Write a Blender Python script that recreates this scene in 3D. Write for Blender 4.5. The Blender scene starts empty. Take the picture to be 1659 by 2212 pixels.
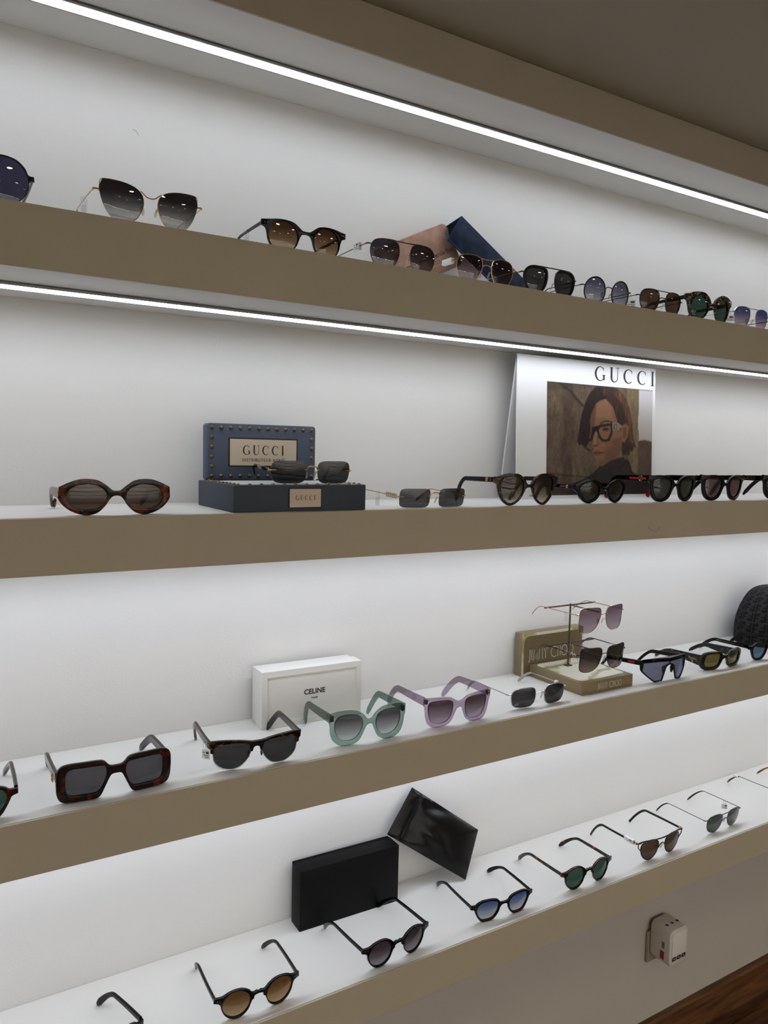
import bpy, bmesh, math, random
from mathutils import Vector, Matrix
import numpy as np
random.seed(7)
C = bpy.context.scene.collection
sc = bpy.context.scene
# ------------------------------------------------------------------ camera
EYE = Vector((0, 0, 1.5954))
RIGHT = Vector((0.8531, -0.5213, 0.0223)); UP = Vector((0.0226, 0.0796, 0.9966)); FWD = Vector((0.5213, 0.8496, -0.0797))
cam = bpy.data.cameras.new('camera'); camo = bpy.data.objects.new('camera', cam); C.objects.link(camo)
mw = Matrix.Identity(4)
FWD.normalize(); RIGHT = FWD.cross(UP).normalized(); UP = RIGHT.cross(FWD).normalized()
for i in range(3):
    mw[i][0] = RIGHT[i]; mw[i][1] = UP[i]; mw[i][2] = -FWD[i]; mw[i][3] = EYE[i]
camo.matrix_world = mw
cam.sensor_fit = 'VERTICAL'; cam.sensor_height = 24.0; cam.lens = 24.0*1662/2212; cam.clip_start = 0.02
sc.camera = camo
# ------------------------------------------------------------------ light and exposure
LED_RADIANCE = 23.5
LOWER_LED = 27.5
DOWNLIGHT = 44.0
w = bpy.data.worlds.new('world'); sc.world = w; w.use_nodes = True
w.node_tree.nodes['Background'].inputs[0].default_value = (0.9, 0.92, 1.0, 1); w.node_tree.nodes['Background'].inputs[1].default_value = 0.02
vs = sc.view_settings; vs.view_transform = 'Standard'; vs.look = 'None'; vs.gamma = 1.0; vs.exposure = -0.05; vs.use_curve_mapping = False
# ------------------------------------------------------------------ helpers
def lin(c):
    if isinstance(c, str):
        c = c.lstrip('#'); c = [int(c[i:i+2], 16)/255 for i in (0, 2, 4)]
    return tuple(((v/12.92) if v <= 0.04045 else ((v+0.055)/1.055)**2.4) for v in c[:3])
MATS = {}
def nt(name):
    m = bpy.data.materials.new(name); m.use_nodes = True; MATS[name] = m
    return m, m.node_tree, m.node_tree.nodes['Principled BSDF']
def mat(name, col, rough=0.5, metal=0.0, spec=0.5, var=0.06, scale=40.0, bump=0.0, bscale=400.0, coat=0.0):
    """plain procedural paint: base colour with a little noise variation and fine relief"""
    if name in MATS: return MATS[name]
    m, t, p = nt(name); c = lin(col)
    tc = t.nodes.new('ShaderNodeTexCoord'); nz = t.nodes.new('ShaderNodeTexNoise'); nz.inputs['Scale'].default_value = scale; nz.inputs['Detail'].default_value = 3
    t.links.new(tc.outputs['Object'], nz.inputs['Vector'])
    mx = t.nodes.new('ShaderNodeMix'); mx.data_type = 'RGBA'
    mx.inputs['A'].default_value = tuple(v*(1-var) for v in c)+(1,); mx.inputs['B'].default_value = tuple(min(1, v*(1+var)) for v in c)+(1,)
    t.links.new(nz.outputs['Fac'], mx.inputs['Factor']); t.links.new(mx.outputs['Result'], p.inputs['Base Color'])
    p.inputs['Roughness'].default_value = rough; p.inputs['Metallic'].default_value = metal; p.inputs['Specular IOR Level'].default_value = spec
    if coat: p.inputs['Coat Weight'].default_value = coat; p.inputs['Coat Roughness'].default_value = 0.06
    if bump:
        n2 = t.nodes.new('ShaderNodeTexNoise'); n2.inputs['Scale'].default_value = bscale; n2.inputs['Detail'].default_value = 4
        t.links.new(tc.outputs['Object'], n2.inputs['Vector'])
        b = t.nodes.new('ShaderNodeBump'); b.inputs['Strength'].default_value = bump; b.inputs['Distance'].default_value = 0.001
        t.links.new(n2.outputs['Fac'], b.inputs['Height']); t.links.new(b.outputs['Normal'], p.inputs['Normal'])
    return m
def tortoise(name, dark, spot, lo=0.5, hi=0.62, scale=75.0, rough=0.14):
    if name in MATS: return MATS[name]
    m, t, p = nt(name)
    tc = t.nodes.new('ShaderNodeTexCoord'); mp = t.nodes.new('ShaderNodeMapping'); mp.inputs['Scale'].default_value = (1.0, 0.6, 1.2)
    nz = t.nodes.new('ShaderNodeTexNoise'); nz.inputs['Scale'].default_value = scale; nz.inputs['Detail'].default_value = 2; nz.inputs['Distortion'].default_value = 0.8
    t.links.new(tc.outputs['Object'], mp.inputs['Vector']); t.links.new(mp.outputs['Vector'], nz.inputs['Vector'])
    r = t.nodes.new('ShaderNodeValToRGB'); r.color_ramp.elements[0].position = lo; r.color_ramp.elements[0].color = lin(dark)+(1,)
    r.color_ramp.elements[1].position = hi; r.color_ramp.elements[1].color = lin(spot)+(1,)
    t.links.new(nz.outputs['Fac'], r.inputs['Fac']); t.links.new(r.outputs['Color'], p.inputs['Base Color'])
    p.inputs['Roughness'].default_value = rough; p.inputs['Specular IOR Level'].default_value = 0.35
    return m
def lensmat(name, top, bot=None, z0=0.020, z1=-0.020, mirror=0.0, mcol=(1, 1, 1), rough=0.015, body=0.0, bcol=(0.1, 0.1, 0.1), edge=0.0):
    """tinted see-through sheet: transmission tint (graded top to bottom as the lens itself is), gloss by facing angle"""
    if name in MATS: return MATS[name]
    m, t, p = nt(name); t.nodes.remove(p); out = t.nodes['Material Output']
    bot = bot or top
    tc = t.nodes.new('ShaderNodeTexCoord'); sx = t.nodes.new('ShaderNodeSeparateXYZ'); t.links.new(tc.outputs['Object'], sx.inputs[0])
    mr = t.nodes.new('ShaderNodeMapRange'); mr.inputs['From Min'].default_value = z0; mr.inputs['From Max'].default_value = z1
    t.links.new(sx.outputs['Z'], mr.inputs['Value'])
    mx = t.nodes.new('ShaderNodeMix'); mx.data_type = 'RGBA'
    mx.inputs['A'].default_value = tuple(v**0.5 for v in top)+(1,); mx.inputs['B'].default_value = tuple(v**0.5 for v in bot)+(1,)
    t.links.new(mr.outputs['Result'], mx.inputs['Factor'])
    tr = t.nodes.new('ShaderNodeBsdfTransparent'); t.links.new(mx.outputs['Result'], tr.inputs['Color'])
    if edge:
        le = t.nodes.new('ShaderNodeLayerWeight'); le.inputs['Blend'].default_value = 0.5; pe = t.nodes.new('ShaderNodeMath'); pe.operation = 'POWER'; pe.inputs[1].default_value = 1.6; t.links.new(le.outputs['Facing'], pe.inputs[0])
        me_ = t.nodes.new('ShaderNodeMix'); me_.data_type = 'RGBA'; t.links.new(pe.outputs[0], me_.inputs['Factor']); t.links.new(mx.outputs['Result'], me_.inputs['A']); me_.inputs['B'].default_value = tuple((v**0.5)*(1-edge) for v in top)+(1,); t.links.new(me_.outputs['Result'], tr.inputs['Color'])
    base = tr
    if body:
        df = t.nodes.new('ShaderNodeBsdfDiffuse'); df.inputs['Color'].default_value = tuple(bcol)+(1,)
        mb = t.nodes.new('ShaderNodeMixShader'); mb.inputs[0].default_value = body
        t.links.new(tr.outputs[0], mb.inputs[1]); t.links.new(df.outputs[0], mb.inputs[2]); base = mb
    gl = t.nodes.new('ShaderNodeBsdfGlossy'); gl.inputs['Roughness'].default_value = rough; gl.inputs['Color'].default_value = tuple(mcol)+(1,)
    lw = t.nodes.new('ShaderNodeLayerWeight'); lw.inputs['Blend'].default_value = 0.5
    pw = t.nodes.new('ShaderNodeMath'); pw.operation = 'POWER'; pw.inputs[1].default_value = 5; t.links.new(lw.outputs['Facing'], pw.inputs[0])
    ma = t.nodes.new('ShaderNodeMath'); ma.operation = 'MULTIPLY_ADD'; ma.inputs[1].default_value = 0.9; ma.inputs[2].default_value = 0.045+mirror
    ma.use_clamp = True; t.links.new(pw.outputs[0], ma.inputs[0])
    ms = t.nodes.new('ShaderNodeMixShader'); t.links.new(ma.outputs[0], ms.inputs[0]); t.links.new(base.outputs[0], ms.inputs[1]); t.links.new(gl.outputs[0], ms.inputs[2])
    t.links.new(ms.outputs[0], out.inputs['Surface'])
    return m
def emat(name, col, strength):
    m, t, p = nt(name); t.nodes.remove(p); e = t.nodes.new('ShaderNodeEmission'); e.inputs[0].default_value = tuple(col)+(1,); e.inputs[1].default_value = strength
    t.links.new(e.outputs[0], t.nodes['Material Output'].inputs['Surface']); return m
def vcol(name, rough=0.5, spec=0.3):
    """printed sheet: colour comes from the mesh's own print attribute"""
    if name in MATS: return MATS[name]
    m, t, p = nt(name); a = t.nodes.new('ShaderNodeAttribute'); a.attribute_name = 'print'
    t.links.new(a.outputs['Color'], p.inputs['Base Color']); p.inputs['Roughness'].default_value = rough; p.inputs['Specular IOR Level'].default_value = spec
    return m
def empty(name, loc=(0, 0, 0), rz=0.0):
    o = bpy.data.objects.new(name, None); o.empty_display_size = 0.02; C.objects.link(o); o.location = loc; o.rotation_euler = (0, 0, rz); return o
def tag(o, label, cat, group=None, kind=None):
    o['label'] = label; o['category'] = cat
    if group: o['group'] = group
    if kind: o['kind'] = kind
    return o
def link_mesh(name, me, material, parent=None, smooth=True):
    if material: me.materials.append(material)
    if smooth:
        me.polygons.foreach_set('use_smooth', [True]*len(me.polygons))
        try: me.set_sharp_from_angle(angle=math.radians(38))
        except Exception: pass
    o = bpy.data.objects.new(name, me); C.objects.link(o)
    if parent: o.parent = parent
    return o
class MB:
    def __init__(s): s.v = []; s.f = []
    def add(s, vs, fs):
        n = len(s.v); s.v += [tuple(v) for v in vs]; s.f += [tuple(i+n for i in f) for f in fs]; return s
    def box(s, x0, x1, y0, y1, z0, z1):
        v = [(x, y, z) for x in (x0, x1) for y in (y0, y1) for z in (z0, z1)]
        return s.add(v, [(0, 1, 3, 2), (4, 6, 7, 5), (0, 4, 5, 1), (2, 3, 7, 6), (0, 2, 6, 4), (1, 5, 7, 3)])
    def tube(s, pts, r, closed=False, n=8, flat=1.0, up=None):
        P = [Vector(p) for p in pts]; m = len(P); R = r if isinstance(r, (list, tuple)) else [r]*m
        prev = None; rings = []
        for i in range(m):
            a = P[i-1] if (i > 0 or closed) else P[i]; b = P[(i+1) % m] if (i < m-1 or closed) else P[i]
            t = (b-a); t = t.normalized() if t.length > 1e-12 else Vector((0, 1, 0))
            ref = Vector(up) if up else (prev if prev else (Vector((0, 0, 1)) if abs(t.z) < 0.9 else Vector((1, 0, 0))))
            u = (ref - t*ref.dot(t)); u = u.normalized() if u.length > 1e-9 else t.orthogonal().normalized()
            prev = u; w_ = t.cross(u)
            rings.append([P[i]+u*(math.cos(q*math.tau/n)*R[i])+w_*(math.sin(q*math.tau/n)*R[i]*flat) for q in range(n)])
        vs = [v for rg in rings for v in rg]; fs = []
        for i in range(m if closed else m-1):
            j = (i+1) % m
            for q in range(n): fs.append((i*n+q, i*n+(q+1) % n, j*n+(q+1) % n, j*n+q))
        if not closed: fs.append(tuple(range(n))[::-1]); fs.append(tuple((m-1)*n+q for q in range(n)))
        return s.add(vs, fs)
    def sweep(s, pts, hs, ts, ch=0.28):
        """flat bar swept along a path lying near a vertical plane: height hs (in plane), thickness ts (across x)"""
        P = [Vector(p) for p in pts]; m = len(P); rings = []
        for i in range(m):
            a = P[max(i-1, 0)]; b = P[min(i+1, m-1)]; t = (b-a).normalized()
            sd = Vector((1, 0, 0)); sd = (sd - t*sd.dot(t)).normalized(); u = sd.cross(t); 
            if u.z < 0 and abs(t.z) < 0.95: u = -u
            h, th = hs[i]/2, ts[i]/2; c = min(h, th)*ch*2
            pr = [(-th, -h+c), (-th, h-c), (-th+c, h), (th-c, h), (th, h-c), (th, -h+c), (th-c, -h), (-th+c, -h)]
            rings.append([P[i]+sd*q+u*r for q, r in pr])
        n = 8; vs = [v for rg in rings for v in rg]; fs = []
        for i in range(m-1):
            for q in range(n): fs.append((i*n+q, i*n+(q+1) % n, (i+1)*n+(q+1) % n, (i+1)*n+q))
        fs.append(tuple(range(n))[::-1]); fs.append(tuple((m-1)*n+q for q in range(n)))
        return s.add(vs, fs)
    def ellipsoid(s, c, rx, ry, rz, nu=12, nv=7):
        vs = []; fs = []
        for i in range(nv+1):
            th = math.pi*i/nv
            for j in range(nu): ph = math.tau*j/nu; vs.append((c[0]+rx*math.sin(th)*math.cos(ph), c[1]+ry*math.sin(th)*math.sin(ph), c[2]+rz*math.cos(th)))
        for i in range(nv):
            for j in range(nu): fs.append((i*nu+j, i*nu+(j+1) % nu, (i+1)*nu+(j+1) % nu, (i+1)*nu+j))
        return s.add(vs, fs)
    def prism(s, poly, y0, y1):
        """polygon in x,z extruded along y"""
        n = len(poly); vs = [(x, y0, z) for x, z in poly]+[(x, y1, z) for x, z in poly]
        fs = [tuple(range(n)), tuple(range(2*n-1, n-1, -1))]+[(i, n+i, n+(i+1) % n, (i+1) % n) for i in range(n)]
        return s.add(vs, fs)
    def ribbon(s, pts, wd, y=0.0, closed=False, yb=None):
        """flat inked stroke in the x,z plane"""
        m = len(pts); W_ = wd if isinstance(wd, (list, tuple)) else [wd]*m; L = []
        for i in range(m):
            a = pts[i-1] if (i > 0 or closed) else pts[i]; b = pts[(i+1) % m] if (i < m-1 or closed) else pts[i]
            dx, dz = b[0]-a[0], b[1]-a[1]; l = math.hypot(dx, dz) or 1
            L.append(((pts[i][0]-dz/l*W_[i]/2, y, pts[i][1]+dx/l*W_[i]/2), (pts[i][0]+dz/l*W_[i]/2, y, pts[i][1]-dx/l*W_[i]/2)))
        vs = [p for ab in L for p in ab]
        return s.add(vs, [(2*i, 2*i+1, 2*((i+1) % m)+1, 2*((i+1) % m)) for i in range(m if closed else m-1)])
    def build(s, name, material, parent=None, smooth=True, bevel=0.0, recalc=True):
        me = bpy.data.meshes.new(name); me.from_pydata(s.v, [], s.f); 
        bm = bmesh.new(); bm.from_mesh(me)
        if bevel: 
            bmesh.ops.remove_doubles(bm, verts=bm.verts, dist=1e-7)
            eds = [e for e in bm.edges if len(e.link_faces) == 2 and e.calc_face_angle(0) > 0.6]
            bmesh.ops.bevel(bm, geom=eds, offset=bevel, segments=2, profile=0.5, affect='EDGES')
        if recalc: bmesh.ops.recalc_face_normals(bm, faces=bm.faces)
        bm.to_mesh(me); bm.free()
        return link_mesh(name, me, material, parent, smooth)
def cat(pts, closed=False, n=6):
    """Catmull-Rom through points; a third entry 'c' marks a corner"""
    P = [(p[0], p[1]) for p in pts]; K = [len(p) > 2 for p in pts]; m = len(P); out = []
    for i in range(m if closed else m-1):
        j = (i+1) % m
        p1, p2 = P[i], P[j]
        p0 = P[i-1] if (i > 0 or closed) else p1; p3 = P[(j+1) % m] if (j < m-1 or closed) else p2
        if K[i]: p0 = p1
        if K[j]: p3 = p2
        for q in range(n):
            t = q/n; t2 = t*t; t3 = t2*t
            out.append(tuple(0.5*((2*p1[k])+(-p0[k]+p2[k])*t+(2*p0[k]-5*p1[k]+4*p2[k]-p3[k])*t2+(-p0[k]+3*p1[k]-3*p2[k]+p3[k])*t3) for k in (0, 1)))
    if not closed: out.append(P[-1])
    return out
def sup(cx, cz, w_, h, n=2.0, skew=0.0, drop=0.0, m=44):
    """superellipse lens; skew pushes the lower half inward, drop narrows the bottom"""
    o = []
    for i in range(m):
        a = math.tau*i/m; c, s = math.cos(a), math.sin(a)
        x = math.copysign(abs(c)**(2/n), c)*w_/2; z = math.copysign(abs(s)**(2/n), s)*h/2
        if z < 0: x *= 1-drop*(-z/(h/2)); 
        o.append((cx+x+skew*z, cz+z))
    return o
def scale_loop(L, d):
    """offset a closed loop outward by d"""
    m = len(L); area = sum(L[i][0]*L[(i+1) % m][1]-L[(i+1) % m][0]*L[i][1] for i in range(m)); sg = 1 if area > 0 else -1; out = []
    for i in range(m):
        a, b = L[i-1], L[(i+1) % m]; dx, dz = b[0]-a[0], b[1]-a[1]; l = math.hypot(dx, dz) or 1
        out.append((L[i][0]+sg*dz/l*d, L[i][1]-sg*dx/l*d))
    return out
def plate(name, loops, thick, bevel, bend, material, parent):
    """filled outline with holes, extruded with soft edges and bent: loops in mm"""
    cu = bpy.data.curves.new('outline', 'CURVE'); cu.dimensions = '2D'; cu.fill_mode = 'BOTH'
    cu.extrude = (thick/2-bevel)/1000; cu.bevel_depth = bevel/1000; cu.bevel_resolution = 1; cu.offset = -bevel/1000
    for L in loops:
        sp = cu.splines.new('POLY'); sp.points.add(len(L)-1); sp.use_cyclic_u = True
        for i, (x, z) in enumerate(L): sp.points[i].co = (x/1000, z/1000, 0, 1)
    ob = bpy.data.objects.new('outline', cu); C.objects.link(ob)
    dg = bpy.context.evaluated_depsgraph_get(); me = bpy.data.meshes.new_from_object(ob.evaluated_get(dg))
    bpy.data.objects.remove(ob); bpy.data.curves.remove(cu); me.materials.clear()
    bm = bmesh.new(); bm.from_mesh(me); bmesh.ops.remove_doubles(bm, verts=bm.verts, dist=1e-6)
    for v in bm.verts:
        x, z, y = v.co.x, v.co.y, v.co.z
        v.co = (x, -y+bend(x*1000)/1000, z)
    bmesh.ops.recalc_face_normals(bm, faces=bm.faces); bm.to_mesh(me); bm.free(); me.name = name
    return link_mesh(name, me, material, parent)
def lens_mesh(name, loop, bend, material, parent, thick=1.8, bulge=1.6, y0=0.0):
    cx = sum(p[0] for p in loop)/len(loop); cz = sum(p[1] for p in loop)/len(loop); m = len(loop)
    rr = [0.0, 0.3, 0.6, 0.85, 1.0]; vs = []; fs = []
    for side in (0, 1):
        base = len(vs)
        for k, r in enumerate(rr):
            for (x, z) in (loop if k else loop[:1]):
                X = cx+(x-cx)*r; Z_ = cz+(z-cz)*r
                Y = y0+bend(X)-bulge*(1-r*r)+(thick/2 if side else -thick/2)
                vs.append((X/1000, Y/1000, Z_/1000))
        for i in range(m):
            j = (i+1) % m; q = (base, base+1+i, base+1+j); fs.append(q if side else q[::-1])
            for k in range(1, len(rr)-1):
                a = base+1+(k-1)*m; b = a+m; q = (a+i, b+i, b+j, a+j); fs.append(q if side else q[::-1])
    h = 1+m*(len(rr)-1); o1 = 1+m*(len(rr)-2)
    for i in range(m): j = (i+1) % m; fs.append((o1+i, o1+j, h+o1+j, h+o1+i))
    b = MB(); b.v = vs; b.f = fs
    return b.build(name, material, parent)
def text(body, size, material, parent, loc=(0, 0, 0), name='lettering', rot=(math.pi/2, 0, 0), spacing=1.0, sx=1.0, bold=0.0):
    cu = bpy.data.curves.new('text', 'FONT'); cu.body = body; cu.size = size; cu.align_x = 'CENTER'; cu.align_y = 'CENTER'; cu.space_character = spacing; cu.extrude = 0.00008; cu.offset = bold
    ob = bpy.data.objects.new('text', cu); C.objects.link(ob)
    dg = bpy.context.evaluated_depsgraph_get(); me = bpy.data.meshes.new_from_object(ob.evaluated_get(dg)); bpy.data.objects.remove(ob); bpy.data.curves.remove(cu)
    me.materials.clear()
    M_ = Matrix.Translation(loc) @ (rot if isinstance(rot, Matrix) else Matrix.Rotation(rot[2], 4, 'Z') @ Matrix.Rotation(rot[1], 4, 'Y') @ Matrix.Rotation(rot[0], 4, 'X')) @ Matrix.Diagonal((sx, 1, 1, 1))
    me.transform(M_); me.name = name
    return link_mesh(name, me, material, parent, smooth=False)
def serif_word(b, word, x0, z0, h, adv=1.0, M_=None):
    """high-contrast roman capitals (C, G, U, I) drawn as inked strokes of varying width; returns end x"""
    x = x0
    for ch in word:
        s = MB(); tk = 0.15*h; tn = 0.052*h
        if ch in 'CG':
            rx = 0.40*h; cx = x+rx; pts = []; ws = []
            for i in range(33):
                a = math.radians(48+(312-48)*i/32); pts.append((cx+math.cos(a)*(rx-tk*0.35), z0+h/2+math.sin(a)*(h/2-tn/2))); ws.append(tn+(tk-tn)*max(0, -math.cos(a))**1.3)
            s.ribbon(pts, ws)
            e = pts[0]; s.ribbon([(e[0]+0.01*h, e[1]+0.06*h), (e[0]+0.02*h, e[1]-0.14*h)], tn*0.9)
            if ch == 'G':
                gx = cx+0.28*h; s.ribbon([(gx, z0+0.08*h), (gx, z0+0.40*h)], tk*0.85); s.ribbon([(gx-0.13*h, z0+0.41*h), (gx+0.12*h, z0+0.41*h)], tn)
                x += 0.80*h
            else:
                e = pts[-1]; x += 0.74*h
        elif ch == 'U':
            wl = 0.62*h; lx = x+tk*0.6; rx_ = x+wl-tn; pts = [(lx, z0+h)]; ws = [tk]
            for i in range(17):
                a = math.pi+math.pi*i/16; mx = (lx+rx_)/2; pts.append((mx+math.cos(a)*(rx_-lx)/2, z0+0.30*h+math.sin(a)*(0.30*h-tn/2))); ws.append(tk+(tn-tk)*min(1, i/9))
            pts.append((rx_, z0+h)); ws.append(tn*0.8); s.ribbon(pts, ws)
            for q in (lx, rx_): s.ribbon([(q-0.13*h, z0+h), (q+0.13*h, z0+h)], tn*0.8)
            x += wl+0.06*h
        elif ch == 'I':
            q = x+0.14*h; s.ribbon([(q, z0), (q, z0+h)], tk)
            for zz in (z0, z0+h): s.ribbon([(q-0.14*h, zz), (q+0.14*h, zz)], tn*0.8)
            x += 0.28*h
        b.add(s.v, s.f); x += 0.26*h*adv
    return x
def deco_word(b, word, x0, z0, h, wd, adv=1.0, y=0.0):
    """thin condensed line capitals"""
    def arc(cx, cz, rx, rz, a0, a1, n=18): return [(cx+math.cos(math.radians(a0+(a1-a0)*i/n))*rx, cz+math.sin(math.radians(a0+(a1-a0)*i/n))*rz) for i in range(n+1)]
    x = x0
    for ch in word:
        S = []; A = 0.3
        if ch == 'J': S = [[(0.16, 1), (0.16, 0.05), (0.13, -0.06), (0.06, -0.11), (-0.04, -0.10)]]; A = 0.24
        elif ch == 'I': S = [[(0.06, 0), (0.06, 1)]]; A = 0.14
        elif ch == 'M': S = [[(0.05, 0), (0.09, 1), (0.27, 0.12), (0.45, 1), (0.49, 0)]]; A = 0.56
        elif ch == 'Y': S = [[(0.0, 1), (0.2, 0.52), (0.40, 1)], [(0.2, 0.52), (0.2, 0)]]; A = 0.42
        elif ch == 'C': S = [arc(0.46, 0.5, 0.44, 0.5, 55, 305)]; A = 0.74
        elif ch == 'H': S = [[(0.05, 0), (0.05, 1)], [(0.36, 0), (0.36, 1)], [(0.05, 0.62), (0.36, 0.62)]]; A = 0.43
        elif ch == 'O': S = [arc(0.36, 0.5, 0.35, 0.5, 0, 360, 28)]; A = 0.70
        elif ch == ' ': A = 0.26
        for st in S: b.ribbon([(x+p[0]*h, z0+p[1]*h) for p in st], wd, y=y)
        x += (A+0.09*adv)*h
    return x
# ------------------------------------------------------------------ measured levels (metres above the floor)
YF, YW, YL = 1.0, 1.212, 1.27
ZT = {0: 2.2308, 1: 1.8726, 2: 1.5053, 3: 1.1321, 4: 0.7499}
ZB = {0: 2.1633, 1: 1.7988, 2: 1.4348, 3: 1.0609, 4: 0.6808}
X0, X1 = -1.3, 3.3
M_WALL = mat('white_wall_paint', (0.86, 0.857, 0.85), 0.75, var=0.012, scale=6, bump=0.25, bscale=260, spec=0.25)
M_SHELF = mat('white_shelf_paint', (0.835, 0.83, 0.815), 0.6, var=0.015, scale=9, bump=0.12, bscale=200, spec=0.3)
M_TAUPE = mat('taupe_fascia_paint', (0.685, 0.648, 0.568), 0.62, var=0.02, scale=5, bump=0.15, bscale=500, spec=0.3)
M_CEIL = mat('ceiling_paint', (0.62, 0.585, 0.52), 0.9, var=0.01, scale=3)
M_LWALL = mat('lower_wall_paint', (0.74, 0.71, 0.67), 0.8, var=0.015, scale=4, bump=0.1, bscale=200, spec=0.2)
M_GREY = mat('aluminium_profile', (0.58, 0.58, 0.58), 0.5, metal=0.0)
M_DARK = mat('dark_grey_matt', (0.12, 0.12, 0.12), 0.7)
def wood(name, a, b, sx=2.0, rough=0.45):
    m, t, p = nt(name); tc = t.nodes.new('ShaderNodeTexCoord'); mp = t.nodes.new('ShaderNodeMapping'); mp.inputs['Scale'].default_value = (sx, 26, 26)
    nz = t.nodes.new('ShaderNodeTexNoise'); nz.inputs['Scale'].default_value = 3; nz.inputs['Detail'].default_value = 8; nz.inputs['Distortion'].default_value = 0.6
    t.links.new(tc.outputs['Object'], mp.inputs['Vector']); t.links.new(mp.outputs['Vector'], nz.inputs['Vector'])
    r = t.nodes.new('ShaderNodeValToRGB'); r.color_ramp.elements[0].position = 0.35; r.color_ramp.elements[0].color = lin(a)+(1,); r.color_ramp.elements[1].position = 0.7; r.color_ramp.elements[1].color = lin(b)+(1,)
    t.links.new(nz.outputs['Fac'], r.inputs['Fac']); t.links.new(r.outputs['Color'], p.inputs['Base Color']); p.inputs['Roughness'].default_value = rough
    return m
M_WOOD = wood('dark_oak', (0.27, 0.17, 0.09), (0.46, 0.31, 0.18))
M_WOOD2 = wood('oak_floor', (0.24, 0.15, 0.08), (0.42, 0.28, 0.16), rough=0.4)
M_LED = emat('led_diffuser', (0.865, 0.92, 1.0), LED_RADIANCE); M_LED3 = emat('cool_led_diffuser', (0.84, 0.90, 1.0), LOWER_LED); M_LED2 = emat('bright_led_diffuser', (1.0, 0.97, 0.93), LED_RADIANCE*3.1)
def structure(name, b, m, bevel=0.0):
    o = b.build(name, m, None, smooth=False, bevel=bevel); o['kind'] = 'structure'; return o
# ------------------------------------------------------------------ room shell
YB = -2.6
structure('wall_back', MB().box(X0, X1, YW, YW+0.03, ZB[4], ZT[0]), M_WALL)
structure('wall_lower', MB().box(X0, X1, YL, YL+0.03, 0, ZB[4]+0.05), M_LWALL)
structure('ceiling', MB().box(X0, X1, YB, YF+0.004, ZT[0], ZT[0]+0.05), M_CEIL)
fl = empty('floor'); fl['kind'] = 'structure'
sub = MB().box(X0, X1, YB, YL, -0.03, -0.004).build('subfloor', M_DARK, fl, smooth=False)
pw = 0.14; row = 0; y = YL-pw*0.35
plank_me = None
while y > YB-pw:
    off = (row*0.63) % 1.2
    xx = X0-off
    while xx < X1:
        a, b_ = max(xx, X0), min(xx+1.2, X1); y1 = min(y+pw, YL)
        if b_-a > 0.02 and y < YL: MB().box(a+0.0008, b_-0.0008, max(y, YB)+0.0008, y1-0.0008, -0.006, 0.0).build('plank', M_WOOD2, fl, smooth=False)
        xx += 1.2
    row += 1; y -= pw
bb = MB(); bb.prism([(1.2537, 0.0), (1.2537, 0.094), (1.2567, 0.1013), (YL, 0.1013), (YL, 0.0)], X0, X1)
bb.v = [(yy, xx, zz) for xx, yy, zz in bb.v]
structure('baseboard_back', bb, M_WOOD)
M_ROOM = mat('room_wall_paint', (0.62, 0.58, 0.52), 0.85, var=0.02, scale=3)
structure('wall_left', MB().box(X0-0.05, X0, YB, YL, 0, ZT[0]), M_ROOM)
structure('wall_right', MB().box(X1, X1+0.05, YB, YL, 0, ZT[0]), M_ROOM)
structure('wall_front', MB().box(X0, X1, YB-0.05, YB, 0, ZT[0]), M_WALL)
# ------------------------------------------------------------------ display shelves with their light strips
def led(z, y0, label, group, sgn=1, x0=X0, x1=X1, em=None):
    r = empty('led_strip', ((x0+x1)/2, y0, z)); L = (x1-x0)/2-0.001
    h = MB(); h.box(-L, L, 0.0, 0.0025*sgn, -0.0047, -0.0001); h.box(-L, L, 0.0185*sgn, 0.021*sgn, -0.0069, -0.0001); h.box(-L, L, 0.0025*sgn, 0.0185*sgn, -0.0018, -0.0001)
    h.build('housing', M_GREY, r, smooth=False)
    s = MB(); s.box(-L, L, -0.0006*sgn, -0.0001*sgn, -0.0005, -0.0001); s.box(-L, L, -0.0006*sgn, -0.0001*sgn, -0.0017, -0.0013); s.build('flange_line', M_DARK, r, smooth=False)  # two thin dark strips along the front of the housing
    n = int(2*L/0.05); pr = [(0.0027, -0.0045), (0.0060, -0.0060), (0.0105, -0.0066), (0.0145, -0.0067), (0.0184, -0.0067)]
    vs = []; fs = []
    for i in range(n+1):
        for (yy, zz) in pr: vs.append((-L+2*L*i/n, yy*sgn, zz))
    for i in range(n):
        for q in range(4): a = i*5+q; fs.append((a, a+1, a+6, a+5) if sgn > 0 else (a, a+5, a+6, a+1))
    b = MB(); b.v = vs; b.f = fs; b.build('diffuser', em or M_LED, r, recalc=False)
    return tag(r, label, 'light strip', group)
def shelf(i, label, name='wall_shelf', catg='shelf'):
    r = empty(name, ((X0+X1)/2, YF, ZB[i])); L = (X1-X0)/2-0.001; t = ZT[i]-ZB[i]
    MB().box(-L, L, 0.004, YW-YF-0.0005, 0, t).build('board', M_SHELF, r, smooth=False)
    MB().box(-L, L, 0.0, 0.004, -0.0004, t-0.0006).build('fascia', M_TAUPE, r, smooth=False, bevel=0.0008)
    return tag(r, label, catg, 'taupe-fronted wall shelves')
shelf(0, 'taupe-fronted soffit over the display, under the ceiling', 'display_soffit', 'soffit')
shelf(1, 'uppermost wall shelf, holding two leaning glasses cases')
shelf(2, 'second wall shelf from the top, holding the poster and studded blue stand')
shelf(3, 'third wall shelf from the top, holding the white box and marble stand')
shelf(4, 'lowest wall shelf, holding the black box and satin pouch')
led(ZB[0], 1.099, 'bright white light strip under the ceiling soffit', 'shelf light strips')
led(ZB[1], 1.099, 'bright white light strip under the uppermost shelf', 'shelf light strips')
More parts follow.
